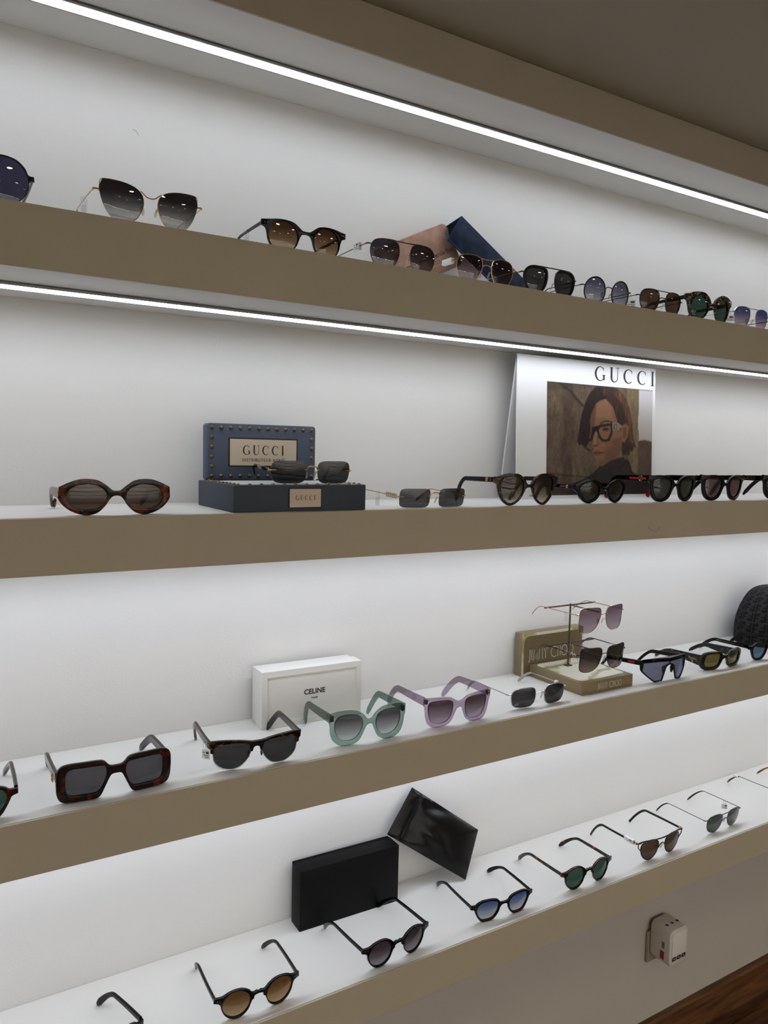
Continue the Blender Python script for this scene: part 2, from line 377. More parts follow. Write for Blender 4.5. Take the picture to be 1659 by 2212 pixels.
led(ZB[2], 1.099, 'white light strip hidden under the second shelf from the top', 'shelf light strips', em=M_LED3)
led(ZB[3], 1.099, 'white light strip hidden under the third shelf from the top', 'shelf light strips', em=M_LED3)
# display wall on the opposite side of the shop, as the lenses mirror it
for i in range(4):
    r = empty('opposite_shelf', ((X0+X1)/2, YB, ZB[i+1])); L = (X1-X0)/2-0.001
    MB().box(-L, L, 0.0005, 0.21, 0, 0.07).build('board', M_SHELF, r, smooth=False); MB().box(-L, L, 0.21, 0.214, 0, 0.07).build('fascia', M_TAUPE, r, smooth=False)
    tag(r, 'wall shelf on the far side of the shop, facing the display', 'shelf', 'opposite shelves')
    led(ZB[i+1], YB+0.115, 'light strip under a shelf on the far side of the shop', 'opposite light strips', sgn=-1, em=M_LED2)
M_BULB = emat('downlight_lens', (1.0, 0.885, 0.735), DOWNLIGHT); M_TRIM = mat('downlight_trim', (0.9, 0.9, 0.88), 0.5)
for (x, y) in [(-0.7, -0.05), (-0.1, -0.25), (0.5, -0.05), (1.1, -0.25), (1.7, -0.05), (2.3, -0.25), (2.9, -0.05), (-0.6, -1.2), (0.3, -1.4), (1.2, -1.2), (2.1, -1.4), (3.0, -1.2), (0.7, -2.0), (2.0, -2.0)]:
    r = empty('downlight', (x, y, ZT[0])); rg = [(math.cos(q*math.tau/24)*0.055, math.sin(q*math.tau/24)*0.055, -0.003) for q in range(24)]
    MB().tube(rg, 0.004, closed=True, n=6).build('trim_ring', M_TRIM, r)
    b = MB(); b.add([(p[0]*0.92, p[1]*0.92, -0.002) for p in rg], [tuple(range(24))[::-1]]); b.build('lamp_disc', M_BULB, r, recalc=False)
    tag(r, 'round recessed downlight in the shop ceiling', 'downlight', 'ceiling downlights')
# ------------------------------------------------------------------ sunglasses
GOLD = mat('gold_metal', (0.76, 0.65, 0.46), 0.22, metal=1.0); ROSE = mat('rose_gold_metal', (0.74, 0.62, 0.55), 0.22, metal=1.0)
SILVER = mat('silver_metal', (0.72, 0.72, 0.74), 0.2, metal=1.0); GUN = mat('gunmetal', (0.30, 0.29, 0.28), 0.3, metal=1.0)
BRONZE = mat('aged_bronze', (0.40, 0.36, 0.30), 0.3, metal=1.0); BLKM = mat('black_metal', (0.03, 0.03, 0.033), 0.3, spec=0.35)
BLACK = mat('black_acetate', (0.02, 0.02, 0.023), 0.11, var=0.02, spec=0.22); BLACKM = mat('satin_black_acetate', (0.035, 0.035, 0.04), 0.24, var=0.02, spec=0.2)
DGREEN = mat('dark_bottle_green_acetate', (0.02, 0.045, 0.045), 0.14, spec=0.35)
TORT = tortoise('tortoise_warm', (0.075, 0.035, 0.025), (0.44, 0.21, 0.075), 0.46, 0.68, 55)
TORT2 = tortoise('tortoise_dark_red', (0.075, 0.035, 0.035), (0.34, 0.12, 0.055), 0.53, 0.70, 60)
TORT3 = tortoise('tortoise_dark', (0.05, 0.035, 0.03), (0.45, 0.27, 0.09), 0.56, 0.68, 110)
TORT4 = tortoise('tortoise_flecked', (0.05, 0.045, 0.04), (0.74, 0.60, 0.36), 0.61, 0.645, 300)
TORT5 = tortoise('tortoise_honey', (0.28, 0.12, 0.05), (0.55, 0.29, 0.11), 0.42, 0.6, 90)
MARBLE = tortoise('black_marbled_acetate', (0.045, 0.045, 0.045), (0.42, 0.42, 0.25), 0.61, 0.68, 160, 0.12)
CRGREEN = lensmat('crystal_green_acetate', (0.34, 0.47, 0.41), rough=0.04, body=0.06, bcol=(0.08, 0.16, 0.13), edge=0.75); CRLILAC = lensmat('crystal_lilac_acetate', (0.58, 0.46, 0.59), rough=0.04, body=0.06, bcol=(0.22, 0.15, 0.23), edge=0.75)
PADM = lensmat('clear_silicone_pad', (0.75, 0.75, 0.70), rough=0.1, body=0.25, bcol=(0.5, 0.5, 0.45)); RED = mat('red_acetate', (0.50, 0.05, 0.09), 0.2); REDW = mat('red_stripe', (0.62, 0.07, 0.10), 0.4)
SHEENT = mat('black_acetate_grey_sheen', (0.30, 0.28, 0.27), 0.22); BURG = mat('burgundy_acetate', (0.28, 0.10, 0.12), 0.25)  # first: black temple acetate, its grey reflection put into the base colour
TIPB = mat('black_temple_tip', (0.025, 0.025, 0.027), 0.28, spec=0.35)
LN = dict(
 dark=lensmat('lens_dark_grey', (0.035, 0.036, 0.038)), grey=lensmat('lens_grey', (0.075, 0.075, 0.082)), navy=lensmat('lens_navy', (0.05, 0.05, 0.10)),
 green=lensmat('lens_green', (0.035, 0.075, 0.06)), g15=lensmat('lens_grey_green', (0.07, 0.085, 0.075)), dgreen=lensmat('lens_dark_green', (0.03, 0.038, 0.034), mirror=0.01),
 brown=lensmat('lens_brown', (0.075, 0.045, 0.028)), oval=lensmat('lens_warm_brown', (0.075, 0.052, 0.04)), olive=lensmat('lens_olive', (0.14, 0.115, 0.03)),
 wine=lensmat('lens_wine', (0.11, 0.055, 0.06), mirror=0.015), teal=lensmat('lens_teal_blue', (0.10, 0.20, 0.27)),
 gbrown=lensmat('lens_brown_gradient', (0.055, 0.025, 0.010), (0.52, 0.36, 0.22), 0.014, -0.024), gbrown2=lensmat('lens_amber_gradient', (0.10, 0.042, 0.012), (0.50, 0.34, 0.19), 0.012, -0.022),
 ggrey=lensmat('lens_grey_gradient', (0.016, 0.014, 0.015), (0.62, 0.62, 0.60), 0.010, -0.030), gsmoke=lensmat('lens_smoke_gradient', (0.035, 0.026, 0.03), (0.34, 0.31, 0.33), 0.010, -0.024),
 gplum=lensmat('lens_plum_gradient', (0.06, 0.035, 0.045), (0.42, 0.36, 0.40), 0.012, -0.022), ggreen=lensmat('lens_grey_fade', (0.075, 0.075, 0.08), (0.55, 0.57, 0.56), 0.012, -0.020),
 gblue=lensmat('lens_blue_gradient', (0.045, 0.085, 0.20), (0.62, 0.58, 0.50), 0.014, -0.020), gsteel=lensmat('lens_steel_gradient', (0.04, 0.04, 0.06), (0.28, 0.28, 0.36), 0.012, -0.024, mirror=0.02),
 gpink=lensmat('lens_rose_gradient', (0.14, 0.075, 0.08), (0.55, 0.44, 0.44), 0.010, -0.024), gpurp=lensmat('lens_mauve_gradient', (0.16, 0.11, 0.14), (0.52, 0.44, 0.50), 0.018, -0.028),
 glilac=lensmat('lens_slate_gradient', (0.09, 0.09, 0.13), (0.45, 0.45, 0.52), 0.014, -0.022), gsun=lensmat('lens_blue_pink_gradient', (0.05, 0.06, 0.17), (0.62, 0.45, 0.44), 0.012, -0.020, mirror=0.03),
 gcat=lensmat('lens_olive_brown_gradient', (0.035, 0.028, 0.02), (0.55, 0.48, 0.36), 0.012, -0.024), gbutter=lensmat('lens_charcoal_brown_gradient', (0.03, 0.025, 0.022), (0.24, 0.19, 0.16), 0.008, -0.026),
 shield=lensmat('lens_blue_mirror', (0.17, 0.18, 0.20), mirror=0.12, mcol=(0.45, 0.50, 1.0)))
def half(pts, n=6):
    R = cat(pts, n=n); L = [(-x, z) for x, z in R[1:-1]][::-1]
    return R+L
def mir(L): return [(-x, z) for x, z in L][::-1]
def temple_path(s, x0, z0, x1, L, bend, drop, y0, zmid=0.0, n1=6, n2=9):
    """straight bar, then an ear bend dropping to the tip"""
    P = []
    for i in range(n1): t = i/n1; P.append((s*(x0+0.6*math.sin(t*3.1)), y0+(bend-y0)*t, z0+zmid*math.sin(t*math.pi)))
    yb, zb = bend, z0
    for i in range(n2+1):
        t = i/n2; P.append((s*(x0+(x1-x0)*(t*t)), yb+(L-yb)*t, zb-drop*(t**1.62)))
    return P
def acetate(name, lens, outer, m, lm, t=4.2, k=0.0015, W=None, temple=None, bevel=0.55, lbulge=1.5):
    r = empty(name); bend = lambda x: k*x*x
    o = half(outer); ll = lens if len(lens) > 30 else cat(lens, True, 4)
    plate('frame_front', [o, ll, mir(ll)], t, bevel, bend, m, r)
    W = W or 2*max(p[0] for p in o)
    for L in (mir(ll), ll): lens_mesh('lens', scale_loop(L, 0.35), bend, lm, r, thick=1.6, bulge=lbulge, y0=0.2)
    T = dict(x0=W/2-2.2, z0=12, x1=W/2-9, L=138, bend=90, drop=34, h0=8, h1=6, h2=8, th=3.6, m=m, mi=None, y0=None); T.update(temple or {})
    tp = []
    for s in (-1, 1):
        y0 = T['y0'] if T['y0'] is not None else bend(W/2)+t/2-1.2
        P = temple_path(s, T['x0'], T['z0'], T['x1'], T['L'], T['bend'], T['drop'], y0); n = len(P)
        hs = []; 
        for i in range(n):
            u = i/(n-1); hs.append(T['h0']+(T['h1']-T['h0'])*min(1, u/0.45) if u < 0.62 else T['h1']+(T['h2']-T['h1'])*((u-0.62)/0.38)**0.8)
        hs[-1] *= 0.55
        ts = [T['th']*(1.0 if i < n-1 else 0.6) for i in range(n)]
        P.append(tuple(P[-1][q]+(P[-1][q]-P[-2][q])*0.12 for q in range(3))); hs.append(hs[-1]*0.5); ts.append(ts[-1]*0.6)
        o_ = MB().sweep([(a/1000, b/1000, c/1000) for a, b, c in P], [v/1000 for v in hs], [v/1000 for v in ts]).build('temple', T['m'], r); tp.append(o_)
    r['W'] = W/1000; r['tx'] = T['x0']; r['tz'] = T['z0']
    return r, tp
def rivets(r, W, z, y=-2.25, m=None, k=0.0015, dx=(5.0, 8.6)):
    for s in (-1, 1):
        b = MB()
        for d in dx: b.ellipsoid((s*(W/2-d)/1000, (y+k*(W/2-d)**2)/1000, z/1000), 0.00065, 0.00035, 0.00075, 8, 5)
        b.build('rivet', m or SILVER, r)
def wire(name, lens, m, lm, rim=0.85, k=0.0013, W=134, bridges=(), pads=True, ends=None, temple=None, rimspan=None, pad_x=9.5, pad_z=-5, bulge=1.8, lth=1.5, rimflat=1.0, pm=None):
    """metal frame: wire rims round the lenses, bars, nose pads, slim temples with plastic tips"""
    r = empty(name); bend = lambda x: k*x*x; mm = 0.001
    ll = lens if len(lens) > 30 else cat(lens, True, 5)
    for L in (mir(ll), ll):
        lens_mesh('lens', L, bend, lm, r, thick=lth, bulge=bulge)
        if rim:
            if rimspan: 
                sg = 1 if sum(p[0] for p in L) > 0 else -1
                Q = [p for p in cat([(sg*a, c_) for a, c_ in rimspan], False, 5)]; cl = False
            else: Q, cl = L, True
            MB().tube([(x*mm, bend(x)*mm, z*mm) for x, z in Q], rim*mm, closed=cl, n=8, flat=rimflat).build('rim', m, r)
    for i, (pts, rad) in enumerate(bridges):
        hp = cat(pts, False, 5); full = [(-x, z) for x, z in hp[1:]][::-1]+hp if pts[0][0] == 0 else hp
        MB().tube([(x*mm, (bend(x)-0.9)*mm, z*mm) for x, z in full], rad*mm, n=8).build('bridge' if i == 0 else 'brow_bar', m, r)
    if pads:
        for s in (-1, 1):
            p = MB(); p.ellipsoid((0, 0, 0), 0.0016, 0.0030, 0.0062, 10, 7); 
            M_ = Matrix.Translation((s*pad_x*mm, 0.0062, pad_z*mm)) @ Matrix.Rotation(math.radians(-28*s), 4, 'Z') @ Matrix.Rotation(math.radians(14*s), 4, 'Y')
            p.v = [tuple(M_ @ Vector(v)) for v in p.v]; po = p.build('nose_pad', pm or PADM, r)
            q = [(s*(pad_x+3.0)*mm, 0.0006, (pad_z+3)*mm), (s*(pad_x+2.6)*mm, 0.004, (pad_z+4.5)*mm), (s*(pad_x+0.8)*mm, 0.0066, (pad_z+1.5)*mm)]
            MB().tube(q, 0.00045, n=6).build('pad_arm', m, po)
    T = dict(x0=W/2, z0=8, x1=W/2-7, L=138, bend=98, drop=34, rad=0.75, tip=1.7, tm=TIPB, y0=bend(W/2)+1.5, ztop=None, flat=1.0); T.update(temple or {})
    zl = T['z0']; tp = []
    for s in (-1, 1):
        lx = max(p[0] for p in ll)-0.5
        MB().tube([(s*lx*mm, bend(lx)*mm, zl*mm), (s*(lx+(T['x0']-lx)*0.7)*mm, (bend(lx)+0.2)*mm, zl*mm), (s*T['x0']*mm, (T['y0']-1)*mm, zl*mm), (s*T['x0']*mm, (T['y0']+3)*mm, zl*mm)], [1.0*mm, 1.2*mm, 1.3*mm, 1.2*mm], n=8).build('endpiece', m, r)
        P = temple_path(s, T['x0'], zl, T['x1'], T['L'], T['bend'], T['drop'], T['y0']); P = [(a*mm, b*mm, c*mm) for a, b, c in P]
        tb = MB().tube(P, T['rad']*mm, n=8, flat=T['flat']).build('temple', m, r); tp.append(tb)
        if T['tip']:
            i0 = int(len(P)*0.45); Q = P[i0:]; n = len(Q)
            MB().tube(Q, [T['tip']*mm*(0.55+0.45*min(1, i/(n*0.6))) for i in range(n-1)]+[T['tip']*mm*0.5], n=8, flat=0.62).build('temple_tip', T['tm'], tb)
    r['W'] = W/1000; r['tx'] = T['x0']; r['tz'] = T['z0']
    return r, tp
def all_verts(r):
    for c in r.children_recursive:
        if c.type == 'MESH':
            for v in c.data.vertices: yield v.co
TEMPLE = {}
def rest(r, x, y, z, yaw, width, label, pitch=None, roll=0.0, group=None, s=None, panto=0.11):
    """stand a pair on a shelf: lens bottoms and temple tips both touch it"""
    sc_ = s or width/r['W']
    for c in r.children:
        if not c.name.startswith('temple'):
            for q in [c]+list(c.children):
                n_ = len(q.data.vertices); a_ = np.empty(n_*3); q.data.vertices.foreach_get('co', a_); a_ = a_.reshape(-1, 3); a_[:, 1] -= panto*a_[:, 2]; q.data.vertices.foreach_set('co', a_.reshape(-1)); q.data.update()
    P = list(all_verts(r))
    if pitch is None:
        f = min((p for p in P if p.y < 0.022), key=lambda p: p.z); t = min((p for p in P if p.y > 0.09), key=lambda p: p.z)
        pitch = -math.atan2(t.z-f.z, t.y-f.y)
    R = Matrix.Rotation(math.radians(yaw), 4, 'Z') @ Matrix.Rotation(pitch, 4, 'X') @ Matrix.Rotation(roll, 4, 'Y')
    zm = min((R @ p).z for p in P)*sc_
    r.matrix_world = Matrix.Translation((x, y, z-zm+0.0002)) @ R @ Matrix.Scale(sc_, 4)
    tag(r, label, 'sunglasses', group or 'sunglasses on the shelves')
    TEMPLE[label] = (r.matrix_world.copy(), r.get('tx', r['W']*500-2), r.get('tz', 10))
    for q in ('W', 'tx', 'tz'):
        if q in r: del r[q]
    return r
def temple_ring(tp, x, y, z, rad, m, side=-1, name='temple_emblem'):
    b = MB(); b.tube([((x)/1000, (y+rad*math.cos(a))/1000, (z+rad*math.sin(a))/1000) for a in [math.tau*i/20 for i in range(20)]], 0.0005, closed=True, n=6)
    for s in (-1, 1): b.tube([(x/1000, (y+s*rad*0.42+rad*0.36*math.cos(a))/1000, (z+rad*0.5*math.sin(a))/1000) for a in [math.radians(40+i*280/12) for i in range(13)]], 0.0005, n=6)
    return b.build(name, m, tp)
# ---- frame outlines (millimetres, right half)
ROUND_OUT = [(0, 11), (3.5, 12.6), (7, 11.6), (10.5, 12.6), (15, 17.5), (24, 22.6), (34, 23.8), (45, 21.5), (53, 17.4), (58, 16.2), (66.5, 16, 'c'), (67, 8.5, 'c'), (60.5, 6.5), (57, 2), (54.8, -7), (49.5, -16.3), (41.5, -22.4), (33, -24), (24, -21.5), (16, -14), (12, -4.5), (10, 0), (7.6, 1.2), (7.2, 4.6), (5, 7), (0, 7.8)]
def roundf(m, lm, tm=None, k=0.0016, z0=12, **kw):
    return acetate('sunglasses', sup(33.8, 0.0, 41.5, 42.5, 2.05, drop=0.06, skew=0.02), ROUND_OUT, m, lm, t=4.4, k=k, temple=dict(dict(z0=z0, h0=6.5, h1=5.2, h2=8.5, th=3.8, m=tm or m, drop=33, x0=64.5, x1=56), **kw))
HEX_L = [(12.5, 9), (17, 14.5), (28, 17.5), (42, 17.5), (51, 14), (55, 5.5), (54, -2.5), (48, -12.5), (41, -16.8), (27, -16.8), (18.5, -12), (13.5, -3.5), (12, 4)]
HEX_O = [(0, 10.5), (6, 11), (9.5, 13), (15, 18.5), (26, 21.3), (43, 21.3), (53, 18), (58, 14.2), (67.5, 13.5, 'c'), (67.7, 6.5, 'c'), (61, 4.5), (58.5, 0), (56, -5.5), (50.5, -15), (43, -20.5), (26, -20.6), (17, -15.5), (10.5, -5.5), (8.5, 1), (5, 5.5), (0, 6.3)]
RECT_L = [(13, 13), (17.5, 17.6), (40, 18.3), (55, 18), (61, 13.5), (62.3, 0), (60.5, -13), (54.5, -18), (40, -18.6), (25, -18.2), (18.5, -13), (14, -3), (12, 6)]
RECT_O = [(0, 15.5), (6, 15.8), (10.5, 18.5), (15, 23.5), (22, 25.5), (40, 25.8), (56, 25.7), (66, 23.8), (71.6, 18), (73.2, 8), (73.2, -4), (72, -16), (67.5, -23.8), (58, -26.5), (42, -26.7), (27, -26.5), (20, -23.5), (15, -14), (9.5, -2), (6, 3.5), (0, 4.5)]
BUTTER_L = [(12.5, 8), (17, 16), (28, 20), (42, 20.5), (53, 17.5), (57.5, 9), (57, -3), (51, -15), (40, -20.5), (27, -20), (17.5, -13), (12.5, -2)]
BUTTER_O = [(0, 9.5), (5, 11.5), (11, 18.5), (22, 25.5), (38, 28), (54, 27.5), (63, 25.5), (67, 24.5, 'c'), (67.3, 9, 'c'), (65.5, 3), (64, -9), (58.5, -21), (46, -28.3), (30, -28.5), (17, -22), (9.5, -8), (5.5, 0), (0, 2.5)]
SQ_L = [(13, 9), (16, 15), (25, 17.5), (42, 18), (55, 16.5), (59, 10), (57.5, -3), (53, -15), (45, -20.5), (30, -21), (19.5, -16), (14, -5)]
SQ_O = [(0, 13.5), (7, 15.5), (17, 21), (32, 23.5), (50, 24.5), (60, 25), (67.3, 26, 'c'), (67.5, 13, 'c'), (65, 7), (62.5, -8), (58, -20), (49, -26.5), (30, -27), (17, -21), (9.5, -7), (5.5, 1), (0, 3.5)]
OVAL_O = [(0, 8), (5, 8.8), (12, 14.5), (22, 21), (34, 23), (46, 22), (57, 18), (68, 12.5, 'c'), (69, -1.5, 'c'), (64.5, -9), (56, -16.5), (45, -21.5), (34, -23), (23, -20), (14, -11.5), (9, -4), (5, 0.5), (0, 1.8)]
CAT_L = [(12, 6), (15.5, 15), (26, 21.5), (40, 22.5), (53, 20), (58.5, 12), (58, 0), (52, -14), (41, -22), (29, -21.5), (18, -13), (12.5, -3)]
CAT_O = [(0, 8.5), (5, 10.5), (11, 18.5), (24, 26.5), (40, 28), (55, 26), (64, 23), (71.5, 22, 'c'), (71.8, 12, 'c'), (66, 8.5), (63, 1), (57, -14), (44, -25.5), (31, -26), (19, -18.5), (11, -7), (7.5, 0.5), (4, 3), (0, 4)]
OC_L = [(13, 2), (18, 11.5), (29, 17), (42, 17), (53, 12), (58, 5), (54, -5), (45, -15), (34, -18), (22, -13), (14.5, -5)]
OC_O = [(0, 6.5), (6, 8.5), (14, 16.5), (28, 22), (43, 22), (56, 17), (68, 11.5, 'c'), (69, 3, 'c'), (63, -2), (55, -12), (44, -20.5), (33, -22.5), (20, -17.5), (11.5, -8), (8, -1), (4, 2), (0, 3)]
WAY_L = [(13, 8), (17, 15), (30, 18), (46, 18), (57, 15), (59, 7), (56.5, -5), (50, -16.5), (40, -21), (27, -20), (17.5, -12), (13, -2)]
WAY_O = [(0, 8), (5, 10), (12, 18), (26, 24), (44, 25), (60, 24.5), (71, 25.5, 'c'), (71.5, 14, 'c'), (66, 9), (63, -5), (57, -18), (45, -26.5), (28, -26.5), (16, -19), (9, -5), (5, 1.5), (0, 3)]
AVI_L = [(10.5, 10), (14, 18), (26, 22), (42, 22), (54, 18.5), (59.5, 9), (58, -5), (50, -17), (38, -23.5), (26, -22), (15.5, -12), (10.5, 0)]
# ================================================================== lowest shelf
z4 = ZT[4]
r, tp = roundf(DGREEN, LN['gbrown2'], BLACKM); rivets(r, 134, 12); rest(r, 0.4248, 1.021, z4, -2.3, 0.1345, 'dark green keyhole-bridge sunglasses with amber brown gradient lenses, left of the black box')
r, tp = roundf(BLACK, LN['gsmoke']); rivets(r, 134, 12); rest(r, 0.6700, 1.017, z4, 4.0, 0.137, 'black round keyhole sunglasses with smoky plum gradient lenses in front of the black box')
r, tp = acetate('sunglasses', HEX_L, HEX_O, BLACK, LN['gblue'], t=4.2, k=0.0016, temple=dict(z0=10, h0=6, h1=5, h2=9, th=3.6, drop=28)); rivets(r, 135.4, 10)
rest(r, 0.9020, 1.022, z4, -5.0, 0.136, 'black angular sunglasses with blue to cream gradient lenses below the satin pouch')
r, tp = roundf(TORT3, LN['green'], TORT3); rivets(r, 134, 12); rest(r, 1.1165, 1.020, z4, -0.7, 0.1363, 'dark tortoise round keyhole sunglasses with deep green lenses on the lowest shelf')
PANTO_L = [(11, 4), (14, 13), (25, 18.5), (40, 19), (53, 16), (58.5, 8), (57.5, -3), (52, -14), (42.5, -22), (32, -24), (21.5, -20), (13.5, -9)]
r, tp = wire('sunglasses', PANTO_L, BLKM, LN['brown'], rim=1.35, W=140, k=0.0014, bridges=[([(0, 6.5), (5, 5), (9, 0), (11, -3)], 1.1), ([(0, 17.5), (20, 18.3), (45, 20), (60, 19.5), (69, 17.5)], 1.5)], pad_x=8, pad_z=-6, pm=mat('ivory_pad', (0.80, 0.74, 0.60), 0.4), temple=dict(z0=17, x0=69, x1=62, rad=2.6, tip=0, flat=0.55, drop=40))
for s in (-1, 1):
    MB().tube([(s*0.069, 0.005, 0.0185), (s*0.067, 0.005, 0.008), (s*0.058, 0.0042, -0.001)], 0.0011, n=8).build('corner_strut', BLKM, r)
    MB().box(*sorted((s*0.0672, s*0.0712)), 0.0085, 0.0125, 0.0142, 0.0198).build('gold_hinge', GOLD, r, bevel=0.0004)
rest(r, 1.3350, 1.022, z4, -0.1, 0.1415, 'black brow-bar sunglasses with brown lenses and gold hinges on the lowest shelf')
SQAV = [(10.5, 10), (14, 17.5), (25, 20.5), (42, 20), (53, 16.5), (58, 8), (57, -5), (50, -16), (38, -21), (27, -20.5), (16, -12), (11, 0)]
r, tp = wire('sunglasses', SQAV, GUN, LN['g15'], rim=0.95, W=131, bridges=[([(0, 7), (5, 5.5), (11, 1)], 0.8), ([(0, 17.8), (14, 17.8), (24, 20)], 1.0)], temple=dict(z0=12, rad=0.8, tip=2.0, drop=36))
rest(r, 1.5610, 1.030, z4, 1.0, 0.1315, 'thin gunmetal double-bridge sunglasses with grey green lenses at the right of the lowest shelf')
r, tp = wire('sunglasses', SQAV, GUN, LN['teal'], rim=0.9, W=134, bridges=[([(0, 7), (5, 5.5), (11, 1)], 0.8)], temple=dict(z0=11, rad=0.8, tip=2.2, tm=TORT5, drop=30, bend=104, L=146))
rest(r, 1.8560, 1.036, z4, -2.0, 0.136, 'slim metal sunglasses with honey tortoise temple tips, cut off at the right edge')
r, tp = acetate('sunglasses', HEX_L, HEX_O, BLACKM, LN['grey'], t=4.2, k=0.0016, temple=dict(z0=12, h0=8.5, h1=7, h2=11, th=4.2, drop=31, L=120, bend=80))
rest(r, 0.1990, 1.0235, z4, 17.0, 0.134, 'matt black sunglasses cut off at the bottom edge, only one temple showing')
# ================================================================== third shelf
z3 = ZT[3]
r, tp = acetate('sunglasses', RECT_L, RECT_O, TORT2, LN['grey'], t=5.5, k=0.0013, bevel=0.9, temple=dict(z0=8, h0=14, h1=12, h2=11, th=4.6, drop=29, m=TORT2))
b = MB(); b.box(-0.0762, -0.0752, 0.012, 0.0165, 0.002, 0.014); b.tube([(-0.0765, 0.0142+0.003*math.cos(a), 0.008+0.005*math.sin(a)) for a in [math.tau*i/14 for i in range(14)]], 0.0007, closed=True, n=6); b.build('temple_emblem', GOLD, tp[0])
rest(r, 0.2205, 1.021, z3, -0.1, 0.1475, 'large rectangular dark tortoise sunglasses with grey lenses at the left of the third shelf')
r, tp = acetate('sunglasses', HEX_L, HEX_O, TORT2, LN['green'], t=5.0, k=0.0015, temple=dict(z0=11, h0=9, h1=7, h2=9, th=4.4, drop=29))
rest(r, 0.0340, 1.021, z3, -2.0, 0.138, 'tortoise sunglasses with green lenses, cut off at the left edge')
CLUB_L = [(11, 7), (14.5, 13), (30, 15.5), (47, 15), (57, 11.5), (59, 1), (56.5, -11), (48, -20.5), (36, -24), (25, -21.5), (16, -12), (11.5, -2)]
CLUB_L = [(35+(x-35)*1.1, z_) for x, z_ in CLUB_L]
r = empty('sunglasses'); kb = 0.0013; bend = lambda x: kb*x*x
brow = [(0, 15.5), (8, 15.8), (20, 18), (35, 20), (50, 21), (60, 21), (68, 20.5, 'c'), (67.5, 10, 'c'), (65.6, 8.5), (65, 3, 'c'), (61.4, 2, 'c'), (59.4, 11), (48, 14.2), (29.5, 14.7), (13, 12.3), (9.6, 6), (8.2, 0, 'c'), (5.8, 0.5), (4, 6), (0, 7.5)]
plate('brow', [half(brow)], 5.0, 0.7, bend, TORT3, r); ll = cat(CLUB_L, True, 5)
for L in (mir(ll), ll): 
    lens_mesh('lens', L, bend, LN['dark'], r, bulge=1.6)
    sg = 1 if sum(p[0] for p in L) > 0 else -1
    MB().tube([(sg*x/1000, bend(x)/1000, zz/1000) for x, zz in cat([(35+(q-35)*1.1, z_) for q, z_ in [(10.9, 4), (11.5, -2), (16, -12), (25, -21.5), (36, -24), (48, -20.5), (56.5, -11), (59, 1), (58.8, 5)]], False, 6)], 0.0011, n=8).build('rim', SILVER, r)
    p = MB(); p.ellipsoid((sg*0.0095, 0.006, -0.006), 0.0016, 0.003, 0.006, 10, 7); p.build('nose_pad', TIPB, r)
    P = temple_path(sg, 66, 14.5, 58, 138, 96, 36, 8.5); n = len(P); hs = [12-2.0*min(1, i/6) if i < 8 else 10+1.0*((i-8)/(n-9)) for i in range(n)]; hs[-1] *= 0.6
    tb = MB().sweep([(a/1000, b/1000, c/1000) for a, b, c in P], [v/1000 for v in hs], [0.004]*n).build('temple', TORT3, r)
    b = MB()
    for dy, dz in ((3, 2), (3, -2), (6, 0)): b.ellipsoid((sg*0.0682, (9+dy)/1000, (14.5+dz)/1000), 0.0003, 0.0007, 0.0007, 8, 5)
    b.build('rivet', SILVER, tb)
r['W'] = 0.136
rest(r, 0.4165, 1.018, z3, -6.0, 0.1375, 'half-rim browline sunglasses, dark tortoise over silver wire, in front of the white box')
r, tp = acetate('sunglasses', BUTTER_L, BUTTER_O, CRGREEN, LN['ggreen'], t=5.0, k=0.0014, bevel=0.8, temple=dict(z0=17, h0=15, h1=11, h2=10, th=4.0, drop=41, m=CRGREEN, L=120, bend=88))
for s in (-1, 1): 
    MB().box(*sorted((s*0.0605, s*0.0655)), 0.0035, 0.0105, 0.0125, 0.0215).build('hinge', GUN, r, bevel=0.0006)
rest(r, 0.6085, 1.022, z3, -2.9, 0.1355, 'translucent sage green sunglasses with grey gradient lenses beside the white box')
r, tp = acetate('sunglasses', SQ_L, SQ_O, CRLILAC, LN['gplum'], t=5.0, k=0.0014, bevel=0.8, temple=dict(z0=19, h0=15, h1=11, h2=11, th=4.0, drop=42, m=CRLILAC))
for s in (-1, 1):
    MB().box(*sorted((s*0.0608, s*0.0655)), 0.0035, 0.0105, 0.0150, 0.0225).build('hinge', GUN, r, bevel=0.0006)
    b = MB()
    for dz in (0, 3.2): b.ellipsoid((s*0.062, 0.0022, 0.0205-dz/1000), 0.0009, 0.0004, 0.0009, 8, 5)
    b.build('rivet', SILVER, r)
rest(r, 0.7850, 1.021, z3, -2.2, 0.1362, 'translucent lilac sunglasses with plum gradient lenses on the third shelf')
MR_L = [(11, 6), (13.5, 14), (22, 17.5), (44, 17.5), (57, 13.5), (60.5, 5), (59, -8), (52, -16), (38, -19), (22, -18), (14, -12), (11, -3)]
r, tp = wire('sunglasses', MR_L, SILVER, LN['dark'], rim=1.0, W=136, k=0.0016, bridges=[([(0, 6.5), (6, 6), (11.5, 4)], 0.9)], pad_z=-3, temple=dict(z0=8, rad=1.0, tip=3.2, tm=mat('clear_grey_tip', (0.62, 0.62, 0.60), 0.3), drop=24, bend=104, L=140))
b = MB()
for s in (-1, 1):
    for q in (0.0, 1.0): b.tube([(-0.0503+s*(0.0010+0.0026*q)+s*0.0021*math.cos(a), 0.0018, -0.0105+0.0024*math.sin(a)) for a in [math.radians(130+i*260/10) if s > 0 else math.radians(50-i*260/10) for i in range(11)]], 0.00035, n=6)
b.build('lens_monogram', SILVER, r)
rest(r, 0.9745, 1.026, z3, -3.0, 0.1375, 'narrow silver wire sunglasses with dark lenses and a small lens monogram')
